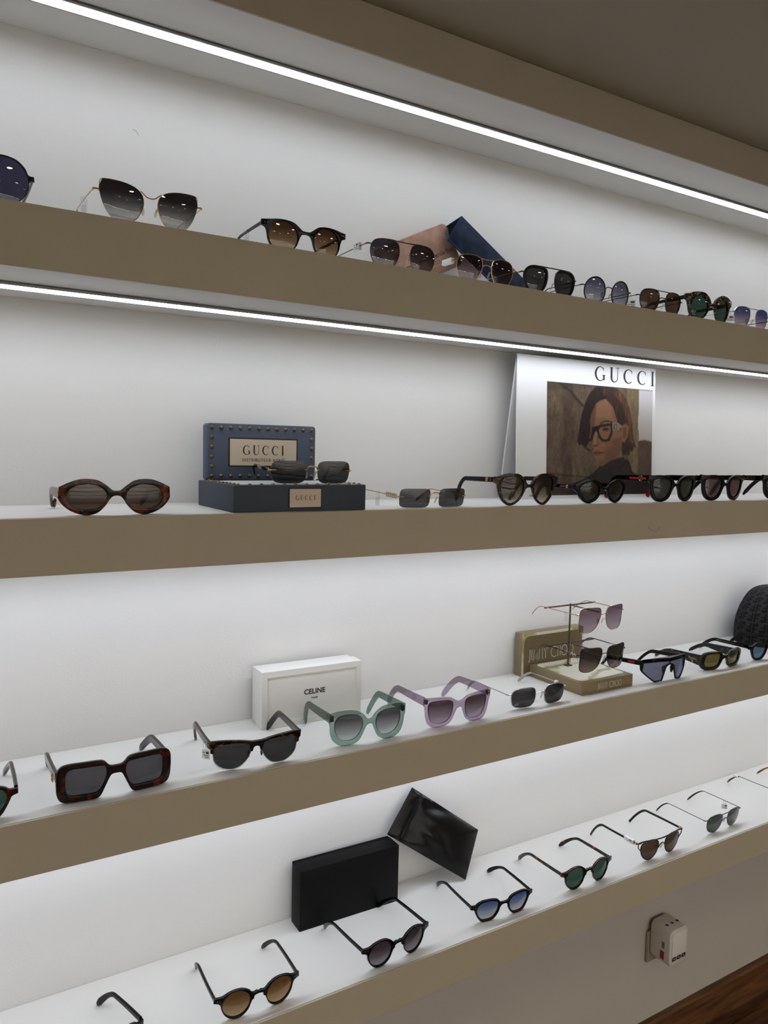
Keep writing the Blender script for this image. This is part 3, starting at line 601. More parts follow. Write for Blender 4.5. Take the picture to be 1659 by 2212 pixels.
# sport shield
kx = 0.0042; bend = lambda x: kx*x*x
r = empty('sunglasses')
so = half([(0, 21), (30, 22.5), (58, 21.5), (66, 19, 'c'), (67, 9, 'c'), (65, -3), (53, -16), (39, -27.5), (34, -28, 'c'), (20.5, -26.5, 'c'), (16, -14), (11, 0), (6, 5), (0, 6.5)])
si = half([(0, 13.5), (30, 14.5), (61, 13, 'c'), (63, -2.5, 'c'), (51.5, -14.5), (37.5, -25.5, 'c'), (22, -24.5, 'c'), (18, -12), (13.5, 3.5), (7, 8.2), (0, 9)])
plate('frame_front', [so, si], 3.6, 0.5, bend, BLACKM, r)
n = len(si); hh = n//2
lm_ = LN['shield']
for sg in (1, -1):
    pts = cat([(0.0, 13.5), (30, 14.5), (61, 13, 'c'), (63, -2.5, 'c'), (51.5, -14.5), (37.5, -25.5, 'c'), (22, -24.5, 'c'), (18, -12), (13.5, 3.5), (7, 8.2), (0.0, 9)], True, 4)
    L = pts if sg > 0 else mir(pts)
    lens_mesh('lens', scale_loop(L, 0.2), bend, lm_, r, thick=1.4, bulge=0.0)
    P = temple_path(sg, 64, 14, 58, 142, 104, 26, 16); n_ = len(P)
    tb = MB().sweep([(a/1000, b_/1000, c/1000) for a, b_, c in P], [(11-4.5*min(1, i/9))/1000 for i in range(n_)], [0.0042]*n_).build('temple', BLACKM, r)
    MB().box(*sorted((sg*0.0664, sg*0.0670)), 0.034, 0.052, 0.0122, 0.0158).build('red_stripe', REDW, tb, smooth=False)
    p = MB(); p.ellipsoid((sg*0.0125, 0.006, -0.004), 0.0022, 0.004, 0.009, 10, 7); p.build('nose_pad', TIPB, r)
plate('brow_panel', [half([(0, 20), (30, 21), (46, 20.2, 'c'), (46, 15.2, 'c'), (0, 14.4)])], 0.6, 0.1, lambda x: kx*x*x-1.9, mat('navy_gloss', (0.04, 0.04, 0.17), 0.15), r)
r['W'] = 0.134
rest(r, 1.3270, 1.019, z3, -3.0, 0.131, 'black sport shield sunglasses with blue mirrored lens and red temple stripe')
# chunky marbled
NL = [(12.5, 6), (15, 12), (24, 14.5), (42, 14.5), (53, 12), (56.5, 4), (55, -8), (47, -14.5), (32, -15.5), (20, -13.5), (14, -6)]
NO = [(0, 10), (7, 11), (14, 17.5), (28, 20.5), (46, 20.5), (59, 17), (66, 8), (66, -3), (62, -14), (52, -20.5), (30, -21), (17, -17), (10, -6), (6, 1), (0, 3)]
r, tp = acetate('sunglasses', NL, NO, MARBLE, LN['olive'], t=6.0, k=0.0024, bevel=1.0, temple=dict(z0=1, h0=24, h1=9, h2=7.5, th=3.6, drop=24, m=MARBLE, x0=63, bend=92))
text('PRADA', 0.0058, GOLD, tp[0], loc=(-0.0656, 0.030, 0.001), rot=(math.pi/2, 0, -math.pi/2), name='temple_lettering', sx=1.15)
b = MB(); b.prism([(0.0, 0.0), (0.0052, 0.0), (0.0026, -0.0052)], 0, 0.0002); b.v = [(-0.0655-yy, 0.0326-xx, zz-0.0035) for xx, yy, zz in b.v]; b.build('temple_emblem', GOLD, tp[0])
rest(r, 1.5170, 1.025, z3, -2.4, 0.1335, 'chunky black marbled sunglasses with olive lenses and wide temples')
r, tp = acetate('sunglasses', HEX_L, HEX_O, BLACK, LN['teal'], t=5.0, k=0.0015, temple=dict(z0=12, h0=9, h1=7.5, h2=8, th=4.0, drop=30))
MB().tube([(-0.0678, 0.014, 0.0118), (-0.0684, 0.05, 0.0120), (-0.0682, 0.088, 0.0120)], 0.0007, n=6).build('brass_inlay', ROSE, tp[0])
rest(r, 1.6900, 1.030, z3, 0.0, 0.136, 'black sunglasses with teal lenses and brass temple inlay, cut off at the right edge')
# ================================================================== second shelf
z2 = ZT[2]
r, tp = acetate('sunglasses', sup(35.5, 0, 48, 32, 2.15), OVAL_O, TORT, LN['oval'], t=5.5, k=0.0014, bevel=0.9, temple=dict(z0=4.0, h0=14, h1=10, h2=8, th=4.0, drop=24, m=SHEENT, x0=65.5))
temple_ring(tp[0], -68.2, 15, 4.5, 3.4, GOLD); b = MB().tube([(-0.058, 0.124, -0.0112), (-0.0575, 0.131, -0.0155), (-0.057, 0.139, -0.0202)], [0.0032, 0.0036, 0.0026], n=8, flat=0.7); b.build('temple_tip', BURG, tp[0])
rest(r, 0.2215, 1.015, z2, -1.5, 0.1385, 'oval warm tortoise sunglasses with brown lenses at the left of the second shelf')
def rimless(w_, h, n_, gap, m, lm, name='sunglasses', tm=None, k=0.0014, W=134, z0=2.5, drop=24, taper=0.04, L_=138, bd=102):
    cx = gap/2+w_/2; L = sup(cx, 0, w_, h, n_, drop=taper)
    r, tp = wire(name, L, m, lm, rim=0, W=W, k=k, bridges=[([(0, 8.5), (6, 8), (gap/2, 4), (gap/2+3.5, 3.5)], 1.0)], pad_x=gap/2-1.5, pad_z=-4, temple=dict(z0=z0, rad=1.0, tip=2.6, tm=tm or TIPB, drop=drop, bend=bd, L=L_))
    for s in (-1, 1): MB().tube([(s*(gap/2+w_-7)/1000, (k*(gap/2+w_-7)**2-1.6)/1000, z0/1000), (s*(gap/2+w_+0.5)/1000, (k*(gap/2+w_)**2-1.0)/1000, z0/1000)], 0.0009, n=8).build('lens_mount', m, r)
    return r, tp
STAND_TOP = 1.5437
r, tp = rimless(52, 34, 4.4, 17, GOLD, LN['dark'], tm=BLACK, W=126, L_=110, bd=98, taper=0.08)
for s in (-1, 1):
    MB().box(*sorted((s*0.0618, s*0.0642)), 0.010, 0.024, 0.0002, 0.0052).build('hinge_block', GOLD, r, bevel=0.0008)
    MB().sweep([(s*0.063, 0.02+0.008*i, 0.0025) for i in range(10)], [0.0052]*10, [0.003]*10).build('temple_cover', BLACK, tp[0 if s < 0 else 1])
rest(r, 0.5060, 1.032, STAND_TOP, -8.0, 0.1265, 'rimless dark sunglasses with gold hinges standing on the studded blue stand')
r, tp = rimless(53, 30, 5.6, 18, GOLD, LN['grey'], W=130)
for i in range(5):
    for s in (-1, 1): MB().tube([(s*0.0652, 0.012+0.0062*i+0.0031*math.cos(a), 0.0025+0.0032*math.sin(a)) for a in [math.tau*q/14 for q in range(14)]], 0.0007, closed=True, n=6).build('temple_link', mat('antique_gold', (0.55, 0.47, 0.33), 0.3, metal=1.0), tp[0 if s < 0 else 1])
rest(r, 0.7185, 1.016, z2, 0.0, 0.1335, 'rimless rectangular grey sunglasses with gold chain-link temples beside the studded stand')
r, tp = acetate('sunglasses', CAT_L, CAT_O, TORT3, LN['gcat'], t=4.6, k=0.0014, temple=dict(z0=17, h0=9, h1=7.5, h2=8.5, th=3.6, drop=41, m=BLACK, L=122, bend=86))
temple_ring(tp[0], -72.0, 24, 17, 3.2, GOLD); b = MB(); b.box(-0.0718, -0.0713, 0.015, 0.0156, 0.0132, 0.0208); b.box(-0.0718, -0.0713, 0.032, 0.0326, 0.0132, 0.0208); b.build('temple_band', GOLD, tp[0], smooth=False)
text('GUCCI', 0.0030, GOLD, r, loc=(-0.045, 0.0010, 0.0185), name='lens_lettering', rot=(math.pi/2, -0.25, 0))
rest(r, 0.9150, 1.012, z2, 0.0, 0.146, 'round tortoise cat-eye sunglasses with brown gradient lenses at the poster\'s lower left corner')
r, tp = acetate('sunglasses', OC_L, OC_O, BLACK, LN['dgreen'], t=5.0, k=0.0018, bevel=0.8, temple=dict(z0=7.5, h0=9, h1=8, h2=8, th=3.8, drop=30, m=BLACK, L=120, bend=88))
temple_ring(tp[0], -69.3, 26, 7.8, 2.6, GOLD); MB().box(-0.0695, -0.0691, 0.031, 0.044, 0.0070, 0.0084).build('red_stripe', REDW, tp[0], smooth=False)
rest(r, 1.1070, 1.016, z2, 0.0, 0.139, 'small black oval cat-eye sunglasses with dark green lenses in front of the poster')
r, tp = acetate('sunglasses', WAY_L, WAY_O, BLACK, LN['dgreen'], t=5.2, k=0.0018, bevel=0.9, temple=dict(z0=18, h0=13, h1=9, h2=9, th=3.8, drop=42, m=BLACK, L=122, bend=86))
temple_ring(tp[0], -71.8, 24, 18, 4.6, GOLD); b = MB(); b.box(-0.0720, -0.0715, 0.011, 0.019, 0.0158, 0.0202); b.box(-0.0720, -0.0715, 0.029, 0.052, 0.0158, 0.0202); b.build('red_stripe', REDW, tp[0], smooth=False)
for s, q in ((-1, 0), (1, 1)): MB().sweep([(s*0.0668, 0.098, 0.0095), (s*0.0655, 0.106, 0.0000), (s*0.0637, 0.114, -0.0115), (s*0.0622, 0.1218, -0.0240)], [0.0088, 0.0092, 0.0098, 0.009], [0.0044]*4).build('temple_tip', RED, tp[q])
rest(r, 1.3080, 1.014, z2, -1.0, 0.1455, 'black square sunglasses with gold temple emblem, red stripe and red temple tips')
r, tp = acetate('sunglasses', WAY_L, WAY_O, BLACK, LN['wine'], t=5.2, k=0.0018, bevel=0.9, temple=dict(z0=18, h0=11, h1=9, h2=9.5, th=3.8, drop=42, m=BLACK))
MB().box(-0.0716, -0.0712, 0.0085, 0.0095, 0.0150, 0.0205).build('temple_band', GOLD, tp[0], smooth=False)
rest(r, 1.4720, 1.016, z2, 0.0, 0.148, 'black square sunglasses with wine red lenses at the right of the second shelf')
r, tp = acetate('sunglasses', WAY_L, WAY_O, BLACK, LN['dark'], t=5.2, k=0.0018, bevel=0.9, temple=dict(z0=18, h0=12, h1=9, h2=9, th=3.8, drop=42, m=BLACK))
text('GUCCI', 0.0085, GOLD, tp[0], loc=(-0.0719, 0.040, 0.018), rot=(math.pi/2, 0, -math.pi/2), name='temple_lettering', sx=1.25)
rest(r, 1.6880, 1.016, z2, 0.0, 0.148, 'black square sunglasses with lettered temple, cut off at the right edge')
# ================================================================== uppermost shelf
z1 = ZT[1]
r, tp = acetate('sunglasses', sup(35, 0, 52, 50, 2.1), [(0, 8), (6, 9), (12, 16), (22, 24), (35, 26.2), (48, 24), (57, 17), (61, 10), (67, 9.5, 'c'), (67.5, 4, 'c'), (62, 2), (61, -6), (56, -16), (47, -24), (35, -26.2), (22, -24), (13, -15), (9.5, -4), (6, 3), (0, 5)], BLACK, LN['navy'], t=2.6, k=0.0013, bevel=0.4, temple=dict(z0=6.5, h0=5, h1=4, h2=6, th=3, drop=27))
rest(r, 0.0630, 1.018, z1, 0.0, 0.136, 'large round dark navy sunglasses cut off at the left edge of the uppermost shelf')
CE_L = [(9, 4), (12, 12), (21, 18.6), (38, 22.4), (58.5, 22.5, 'c'), (61.5, 13), (60, 3), (55, -10), (47, -20.5), (37, -26), (26, -25), (15, -16), (9.8, -5)]
r, tp = wire('sunglasses', CE_L, GOLD, LN['ggrey'], rim=0.6, W=136, k=0.0013, rimspan=[(20, -21), (15, -16), (9.8, -5), (9, 4), (12, 12), (21, 18.6), (38, 22.4), (58.5, 22.5), (61.2, 15), (61.5, 8)], bridges=[([(0, 8.0), (5, 9), (9, 12), (13, 15)], 0.7)], pad_x=8.5, pad_z=-6, temple=dict(z0=10, rad=0.7, tip=1.6, drop=35))
rest(r, 0.2665, 1.020, z1, 1.0, 0.1375, 'large gold cat-eye sunglasses with grey gradient lenses at the left of the uppermost shelf')
KEY_O = [(0, 11), (6, 11.5), (10.5, 14.5), (20, 20.5), (34, 22.8), (48, 22.3), (58, 20.8), (66.5, 20, 'c'), (67, 12.5, 'c'), (61, 10), (58.3, 4), (56, -6), (50.5, -15.5), (42, -21.5), (33, -22.8), (23, -20), (15, -12), (11.5, -4), (9.5, 1.5), (6, 6), (0, 7.2)]
r, tp = acetate('sunglasses', sup(34.3, 0.2, 43, 40.5, 2.15, drop=0.07, skew=0.02), KEY_O, BLACK, LN['gbrown'], t=4.4, k=0.0016, temple=dict(z0=16, h0=5, h1=3.8, h2=5, th=3.2, drop=36, x0=64.5, x1=56)); rivets(r, 134, 16)
rest(r, 0.4925, 1.036, z1, 0.0, 0.135, 'black keyhole sunglasses with brown gradient lenses, alone on the uppermost shelf')
r, tp = wire('sunglasses', AVI_L, BRONZE, LN['gsteel'], rim=0.9, W=132, bridges=[([(0, 21), (14, 21.3), (26, 22.2), (40, 22)], 1.0)], temple=dict(z0=13, rad=0.8, tip=0, drop=35))
rest(r, 0.6640, 1.038, z1, 0.0, 0.131, 'bronze top-bar sunglasses with steel gradient lenses in front of the pink suede case')
r, tp = wire('sunglasses', AVI_L, GOLD, LN['gpink'], rim=0.9, W=132, bridges=[([(0, 9), (6, 8), (11, 4)], 0.8), ([(0, 18), (12, 18.5), (22, 21.5)], 0.8)], temple=dict(z0=10, rad=0.8, tip=0, drop=33, L=106, bend=78))
rest(r, 0.8250, 1.034, z1, 0.0, 0.131, 'gold double-bridge sunglasses with rose gradient lenses in front of the navy case')
TH_L = [(11.5, 10), (14.5, 18), (27, 21.5), (45, 21.5), (56, 16), (59.5, 6), (56, -9), (47, -20), (35, -23.5), (23, -20), (14.5, -9), (11.5, 2)]
r, tp = wire('sunglasses', TH_L, BLKM, LN['dark'], rim=2.6, rimflat=1.2, W=132, bridges=[([(0, 23), (14, 23), (28, 23.4), (40, 22.5)], 1.0)], pad_x=9, temple=dict(z0=11, rad=0.9, tip=2.0, drop=34, L=106, bend=78))
rest(r, 0.9700, 1.034, z1, 0.0, 0.130, 'thick-rimmed black aviator sunglasses with a straight top bar on the uppermost shelf')
r, tp = wire('sunglasses', sup(34, 0, 50, 49, 2.05), BLKM, LN['glilac'], rim=1.3, W=132, bridges=[([(0, 9), (6, 8.5), (10, 5)], 0.9)], temple=dict(z0=8, rad=0.8, tip=1.7, drop=31))
rest(r, 1.1150, 1.034, z1, 0.0, 0.130, 'thin round black wire sunglasses with slate gradient lenses on the uppermost shelf')
r, tp = wire('sunglasses', AVI_L, BLKM, LN['brown'], rim=1.2, W=133, bridges=[([(0, 8.5), (7, 8.5), (11, 4)], 1.0), ([(0, 21.5), (16, 21), (28, 22.5)], 0.9)], temple=dict(z0=9, rad=0.8, tip=1.7, drop=32))
rest(r, 1.2680, 1.036, z1, 0.0, 0.132, 'black double-bridge sunglasses with brown lenses beside the flecked tortoise pair')
r, tp = acetate('sunglasses', sup(34.5, -1, 44, 41, 2.2), CAT_O, TORT4, LN['green'], t=5.0, k=0.0018, bevel=0.8, temple=dict(z0=16, h0=8, h1=5, h2=6, th=3.4, drop=38, m=BLACK))
rest(r, 1.4080, 1.026, z1, 0.0, 0.150, 'yellow-flecked black tortoise sunglasses with green lenses on the uppermost shelf')
r, tp = wire('sunglasses', AVI_L, SILVER, LN['gsun'], rim=0.8, W=130, bridges=[([(0, 20.5), (16, 20), (28, 22.3)], 0.8)], temple=dict(z0=10, rad=0.8, tip=1.6, drop=32))
rest(r, 1.5600, 1.034, z1, 0.0, 0.129, 'silver top-bar sunglasses with blue to pink lenses at the right edge')
r, tp = wire('sunglasses', AVI_L, BLKM, LN['dark'], rim=1.0, W=132, bridges=[([(0, 20.5), (16, 20), (28, 22.3)], 0.8)], temple=dict(z0=10, rad=0.9, tip=2.0, drop=32))
rest(r, 1.7330, 1.034, z1, 0.0, 0.130, 'black wire sunglasses at the right edge, only a temple tip in view')
# ================================================================== display pieces
def rbox(x0, x1, y0, y1, z0, z1, rad=0.004, n=4):
    """upright block with rounded corners seen from the front (x,z)"""
    P = []
    for cx, cz, a0 in ((x1-rad, z1-rad, 0), (x0+rad, z1-rad, 90), (x0+rad, z0+rad, 180), (x1-rad, z0+rad, 270)):
        for i in range(n+1): a = math.radians(a0+90*i/n); P.append((cx+rad*math.cos(a), cz+rad*math.sin(a)))
    return MB().prism(P, y0, y1)
BLUE = mat('slate_blue_leatherette', (0.295, 0.335, 0.405), 0.55, spec=0.3, bump=0.25, bscale=900, var=0.04); BLUED = mat('dark_slate_edge', (0.17, 0.20, 0.26), 0.5)
BRASS = mat('aged_brass', (0.47, 0.38, 0.23), 0.3, metal=1.0); CARD = mat('ivory_card', (0.80, 0.74, 0.66), 0.6, var=0.02); INK = mat('black_ink', (0.035, 0.035, 0.04), 0.55); BLKFR = mat('black_card_frame', (0.04, 0.045, 0.06), 0.5)
GREYC = mat('grey_stand_panel', (0.70, 0.71, 0.71), 0.5)
st = empty('studded_display_stand', (0.3735, 1.0030, ZT[2]), math.radians(-0.6))
W_, D_, H_ = 0.2080, 0.158, 0.0384
MB().box(0, W_, 0, D_, 0, H_).build('base_block', mat('shaded_slate_leatherette', (0.225, 0.255, 0.30), 0.55, spec=0.3, bump=0.2, bscale=900), st, bevel=0.0018)  # sign's slate leatherette, darkened to put the shade of the front into the colour
MB().box(0.010, W_-0.010, 0.008, D_-0.03, H_-0.0002, H_+0.0004).build('top_panel', GREYC, st, smooth=False)
sb = MB().ellipsoid((0, 0, 0), 0.0031, 0.0031, 0.0023, 12, 6); stud0 = None
def stud(par, loc, face='top', m=None):
    global stud0
    if stud0 is None:
        o = sb.build('stud', BRASS, par); stud0 = o.data
    else:
        o = bpy.data.objects.new('stud', stud0); C.objects.link(o); o.parent = par
    o.location = loc
    if face == 'front': o.rotation_euler = (math.pi/2, 0, 0)
    return o
for i in range(12): stud(st, (0.0085+(W_-0.017)*i/11, 0.0065, H_))
for i in range(1, 10):
    for x in (0.0085, W_-0.0085): stud(st, (x, 0.0065+0.0158*i, H_))
pl = MB().box(0.0815, 0.1335, -0.0012, 0.0, 0.0048, 0.0340).build('front_plate', BLKFR, st, bevel=0.0004)
MB().box(0.0830, 0.1320, -0.0017, -0.0011, 0.0063, 0.0325).build('plate_card', CARD, pl, smooth=False)
b = MB(); e = serif_word(b, 'GUCCI', 0, 0, 0.0068, adv=1.25); b.v = [(x-e/2+0.1075+0.001, -0.0019, z+0.0165) for x, y, z in b.v]; b.build('lettering', INK, pl, smooth=False, recalc=False)
tag(st, 'slate blue brass-studded display block with a small name plate, supporting rimless glasses', 'display stand')
ld = empty('studded_name_sign', (0.3850, 1.1480, ZT[2]+H_), math.radians(-2.4)); LW, LH = 0.1800, 0.0880
rbox(0, LW, 0, 0.025, 0.0, LH, 0.005).build('panel_block', BLUE, ld, bevel=0.0015)
for i in range(12):
    for z in (0.0068, LH-0.0068): stud(ld, (0.0068+(LW-0.0136)*i/11, 0.0, z), 'front')
for i in range(1, 5):
    for x in (0.0068, LW-0.0068): stud(ld, (x, 0.0, 0.0068+(LH-0.0136)*i/5), 'front')
pl = MB().box(0.0330, 0.1480, -0.0014, 0.0, 0.0212, 0.0668).build('name_plate', BLKFR, ld, bevel=0.0004)
MB().box(0.0353, 0.1457, -0.0020, -0.0012, 0.0235, 0.0645).build('plate_card', CARD, pl, smooth=False)
b = MB(); e = serif_word(b, 'GUCCI', 0, 0, 0.0150, adv=1.25); b.v = [(x-e/2+0.0905+0.002, -0.0022, z+0.0400) for x, y, z in b.v]; b.build('lettering', INK, pl, smooth=False, recalc=False)
text('DISTRIBUTEUR AGRÉÉ', 0.0066, INK, pl, loc=(0.0905, -0.0021, 0.0318), spacing=1.12)
tag(ld, 'upright slate blue brass-studded panel with a large ivory name plate, behind the rimless glasses', 'sign')
# white gift box
BOXW = mat('white_box_card', (0.86, 0.855, 0.84), 0.5, var=0.012, bump=0.06, bscale=700)
bx = empty('glasses_box', (0.4790, 1.1500, ZT[3]), math.radians(-2.1)); BW, BH = 0.1835, 0.0968
MB().box(0, BW, 0, 0.030, 0, BH).build('lid', BOXW, bx, bevel=0.0009)
MB().box(0.0022, BW-0.0022, 0.0295, 0.052, 0.0022, BH-0.0022).build('tray', BOXW, bx, bevel=0.0009)
b = MB()
for d, tk in ((0.0095, 0.0008), (0.0112, 0.0005)):
    x0_, x1_, z0_, z1_ = d, BW-d, d, BH-d
    b.box(x0_, x1_, -0.0005, 0.0, z0_, z0_+tk); b.box(x0_, x1_, -0.0005, 0.0, z1_-tk, z1_); b.box(x0_, x0_+tk, -0.0005, 0.0, z0_, z1_); b.box(x1_-tk, x1_, -0.0005, 0.0, z0_, z1_)
b.build('embossed_border', BOXW, bx, smooth=False)
text('CELINE', 0.0122, INK, bx, loc=(0.0945, -0.0002, 0.0538), spacing=1.0, bold=0.0003, sx=1.0); text('PARIS', 0.0042, INK, bx, loc=(0.0945, -0.0002, 0.0428), spacing=1.15, bold=0.0001)
tag(bx, 'white lidded cardboard glasses box with black lettering standing on the third shelf', 'box')
# black gift box
BOXB = mat('black_box_card', (0.028, 0.028, 0.033), 0.5, var=0.05, spec=0.14, bump=0.08, bscale=800)
bx = empty('glasses_box', (0.5602, 1.1650, ZT[4]), math.radians(-1.3)); BW, BH = 0.2015, 0.1093
MB().box(0, BW, 0, 0.036, 0, BH).build('lid', BOXB, bx, bevel=0.0008)
MB().box(0.002, BW-0.002, 0.0355, 0.040, 0.002, BH+0.0006).build('tray', BOXB, bx, bevel=0.0006)
tag(bx, 'plain black lidded glasses box standing on the lowest shelf', 'box')
# marble and bronze stand
BRZ = mat('brushed_bronze', (0.52, 0.465, 0.345), 0.45, metal=0.3, var=0.05); BRZD = mat('dark_bronze_panel', (0.44, 0.385, 0.265), 0.45, metal=0.3, var=0.05); PSTM = mat('grey_bronze_post', (0.33, 0.30, 0.25), 0.45, metal=0.4); WHT = mat('white_print', (0.90, 0.88, 0.84), 0.5)
def onyx(name):
    m, t, p = nt(name); tc = t.nodes.new('ShaderNodeTexCoord'); wv = t.nodes.new('ShaderNodeTexWave'); wv.inputs['Scale'].default_value = 4; wv.inputs['Distortion'].default_value = 6; wv.inputs['Detail'].default_value = 3; wv.inputs['Detail Scale'].default_value = 2
    mp = t.nodes.new('ShaderNodeMapping'); mp.inputs['Rotation'].default_value = (0, 0, 1.2); t.links.new(tc.outputs['Object'], mp.inputs['Vector']); t.links.new(mp.outputs['Vector'], wv.inputs['Vector'])
    r = t.nodes.new('ShaderNodeValToRGB'); r.color_ramp.elements[0].position = 0.0; r.color_ramp.elements[0].color = lin((0.58, 0.55, 0.38))+(1,); r.color_ramp.elements[1].position = 0.13; r.color_ramp.elements[1].color = lin((0.80, 0.79, 0.72))+(1,)
    t.links.new(wv.outputs['Fac'], r.inputs['Fac']); t.links.new(r.outputs['Color'], p.inputs['Base Color']); p.inputs['Roughness'].default_value = 0.3; return m
ONYX = onyx('veined_ivory_onyx')
st = empty('marble_display_stand', (1.0898, 1.0340, ZT[3])); W_, D_, H_ = 0.1440, 0.147, 0.0243
MB().box(0, W_, 0, D_, 0, H_).build('base_block', BRZ, st, bevel=0.0008)
def rrect(x0, x1, y0, y1, rad, n=6, which=(1, 1, 1, 1)):
    P = []
    for k_, (cx, cy, a0) in enumerate(((x1, y1, 0), (x0, y1, 90), (x0, y0, 180), (x1, y0, 270))):
        rr = rad if which[k_] else 0.0005; sx_ = -1 if cx == x1 else 1; sy_ = -1 if cy == y1 else 1
        for i in range(n+1): a = math.radians(a0+90*i/n); P.append((cx+sx_*rr+rr*math.cos(a), cy+sy_*rr+rr*math.sin(a)))
    return P
b = MB().prism(rrect(0.008, W_-0.008, 0.010, D_-0.006, 0.014), 0, 0.0006); b.v = [(x, z, H_-0.0001+y) for x, y, z in b.v]; b.build('marble_top', ONYX, st, smooth=False)
b = MB(); e = deco_word(b, 'JIMMY CHOO', 0, 0, 0.0118, 0.0007, adv=1.15); b.v = [(x-e/2+0.078, -0.0003, z+0.0062) for x, y, z in b.v]; b.build('lettering', WHT, st, smooth=False, recalc=False)
px, py = 0.0667, 0.1040
MB().box(px-0.007, px+0.007, py-0.006, py+0.006, H_+0.0004, H_+0.0026).build('post_foot', PSTM, st, bevel=0.0004)
MB().box(px-0.0017, px+0.0017, py-0.0012, py+0.0012, H_+0.002, 0.1560).build('post', PSTM, st, bevel=0.0003)
for z in (0.1530, 0.0735):
    MB().box(px-0.072, px+0.072, py-0.0012, py+0.0012, z-0.0014, z+0.0014).build('cross_bar', PSTM, st, bevel=0.0003)
    MB().box(px-0.0012, px+0.0012, py-0.078, py-0.001, z-0.0012, z+0.0012).build('front_arm', PSTM, st, bevel=0.0003)
tag(st, 'bronze and veined marble stand with a T-bar post carrying two pairs', 'display stand')
bk = empty('bronze_name_sign', (1.0693, 1.1818, ZT[3])); BW, BH = 0.1760, 0.0905
MB().box(0, BW, 0.002, 0.0245, 0, BH).build('panel_block', BRZ, bk, bevel=0.0008)
MB().box(0.0006, BW-0.0006, 0.0012, 0.0022, 0.0, BH-0.0006).build('marble_face', ONYX, bk, smooth=False)
MB().prism(rrect(0.0055, BW-0.0055, 0.0, BH-0.006, 0.015, which=(1, 1, 0, 0)), 0.0, 0.0013).build('name_panel', BRZD, bk, smooth=False)
b = MB(); e = deco_word(b, 'JIMMY CHOO', 0, 0, 0.0225, 0.0011, adv=1.15); b.v = [(x-e/2+0.082, -0.0004, z+0.0330) for x, y, z in b.v]; b.build('lettering', WHT, bk, smooth=False, recalc=False)
tag(bk, 'upright bronze panel with a pale marble edge and white lettering behind the T-bar post', 'sign')
JC_L = [(7.5, 12), (10, 20.5), (18, 24), (40, 25), (56, 24.5), (61, 19.5), (61.5, 5), (61, -13), (57, -22.5), (46, -26.3), (29, -25), (15.5, -15.5), (8.8, 0)]
r, tp = wire('sunglasses', JC_L, ROSE, LN['gpurp'], rim=0.75, W=134, k=0.0016, bridges=[([(0, 10.5), (5, 10), (10, 8)], 0.9)], pad_x=6.5, pad_z=-6, temple=dict(z0=12, rad=0.85, tip=1.1, tm=ROSE, drop=24, bend=104, L=140))
rest(r, 1.1550, 1.0480, 1.2475, 1.0, 0.131, 'large rose gold sunglasses with mauve lenses on the upper T-bar', pitch=0.0)
r, tp = wire('sunglasses', [(p[0], p[1]*0.96+(1.5 if p[0] > 50 and p[1] > 15 else 0)) for p in JC_L], BLKM, LN['gbutter'], rim=0.8, W=134, k=0.0016, bridges=[([(0, 10.5), (5, 10), (10, 8)], 0.9)], pad_x=7.5, pad_z=-4, temple=dict(z0=12, rad=1.0, tip=2.0, tm=mat('rose_tip', (0.45, 0.30, 0.26), 0.35), drop=26, bend=98, L=132))
for s in (-1, 1): MB().tube([(s*0.067, 0.010+0.004*i, 0.012) for i in range(10)], 0.0013, n=8).build('temple_sleeve', ROSE, tp[0 if s < 0 else 1])
rest(r, 1.1610, 1.0460, 1.1690, 0.0, 0.132, 'black and rose gold sunglasses with charcoal lenses on the lower T-bar', pitch=0.0)
# ------------------------------------------------------------------ poster
SC = 4.1475
def blur(a, n):
    for _ in range(n):
        a = (np.roll(a, 1, 0)+2*a+np.roll(a, -1, 0))/4; a = (np.roll(a, 1, 1)+2*a+np.roll(a, -1, 1))/4
    return a
NU, NV = 236, 172
U, V = np.meshgrid((np.arange(NU)+0.5)/NU, (np.arange(NV)+0.5)/NV)
def q2uv(x, y):
    u = (x-497)/946; t = 350+82*u; bt = 1372-25*u; return u, (y-t)/(bt-t)
def mask(poly, soft=1):
    P = [q2uv(*p) for p in poly]; inside = np.zeros(U.shape, bool); n = len(P)
    for i in range(n):
        (x1, y1), (x2, y2) = P[i], P[(i+1) % n]
        c = ((y1 > V) != (y2 > V)); xi = x1+(V-y1)*(x2-x1)/((y2-y1) if abs(y2-y1) > 1e-9 else 1e-9); inside ^= (c & (U < xi))
    return blur(inside.astype(float), soft)
rng = np.random.RandomState(3)
def noise(sy, sx_):
    a = rng.rand(int(NV/sy)+3, int(NU/sx_)+3); yy = np.linspace(0, a.shape[0]-2.01, NV); xx = np.linspace(0, a.shape[1]-2.01, NU); iy = yy.astype(int); ix = xx.astype(int); fy = (yy-iy)[:, None]; fx = (xx-ix)[None]
    return (a[iy][:, ix]*(1-fy)+a[iy+1][:, ix]*fy)*(1-fx)+(a[iy][:, ix+1]*(1-fy)+a[iy+1][:, ix+1]*fy)*fx
img = np.zeros(U.shape+(3,))
def lay(m_, c, tex=None):
    global img
    c = np.array(c)[None, None]*(1 if tex is None else tex[..., None]); img = img*(1-m_[..., None])+c*m_[..., None]
n1 = noise(14, 5)*0.5+noise(5, 2.2)*0.35+noise(2, 1.5)*0.25
lay(np.ones(U.shape), (0.37, 0.31, 0.245), 0.62+0.62*n1)
lay(blur((np.abs(U-0.16-0.04*noise(20, 20)) < 0.05).astype(float), 6)*0.45, (0.22, 0.16, 0.14)); lay(mask([(600, 360), (700, 430), (760, 510), (820, 570), (800, 580), (740, 520), (680, 440), (580, 365)], 1)*0.7, (0.12, 0.10, 0.08))
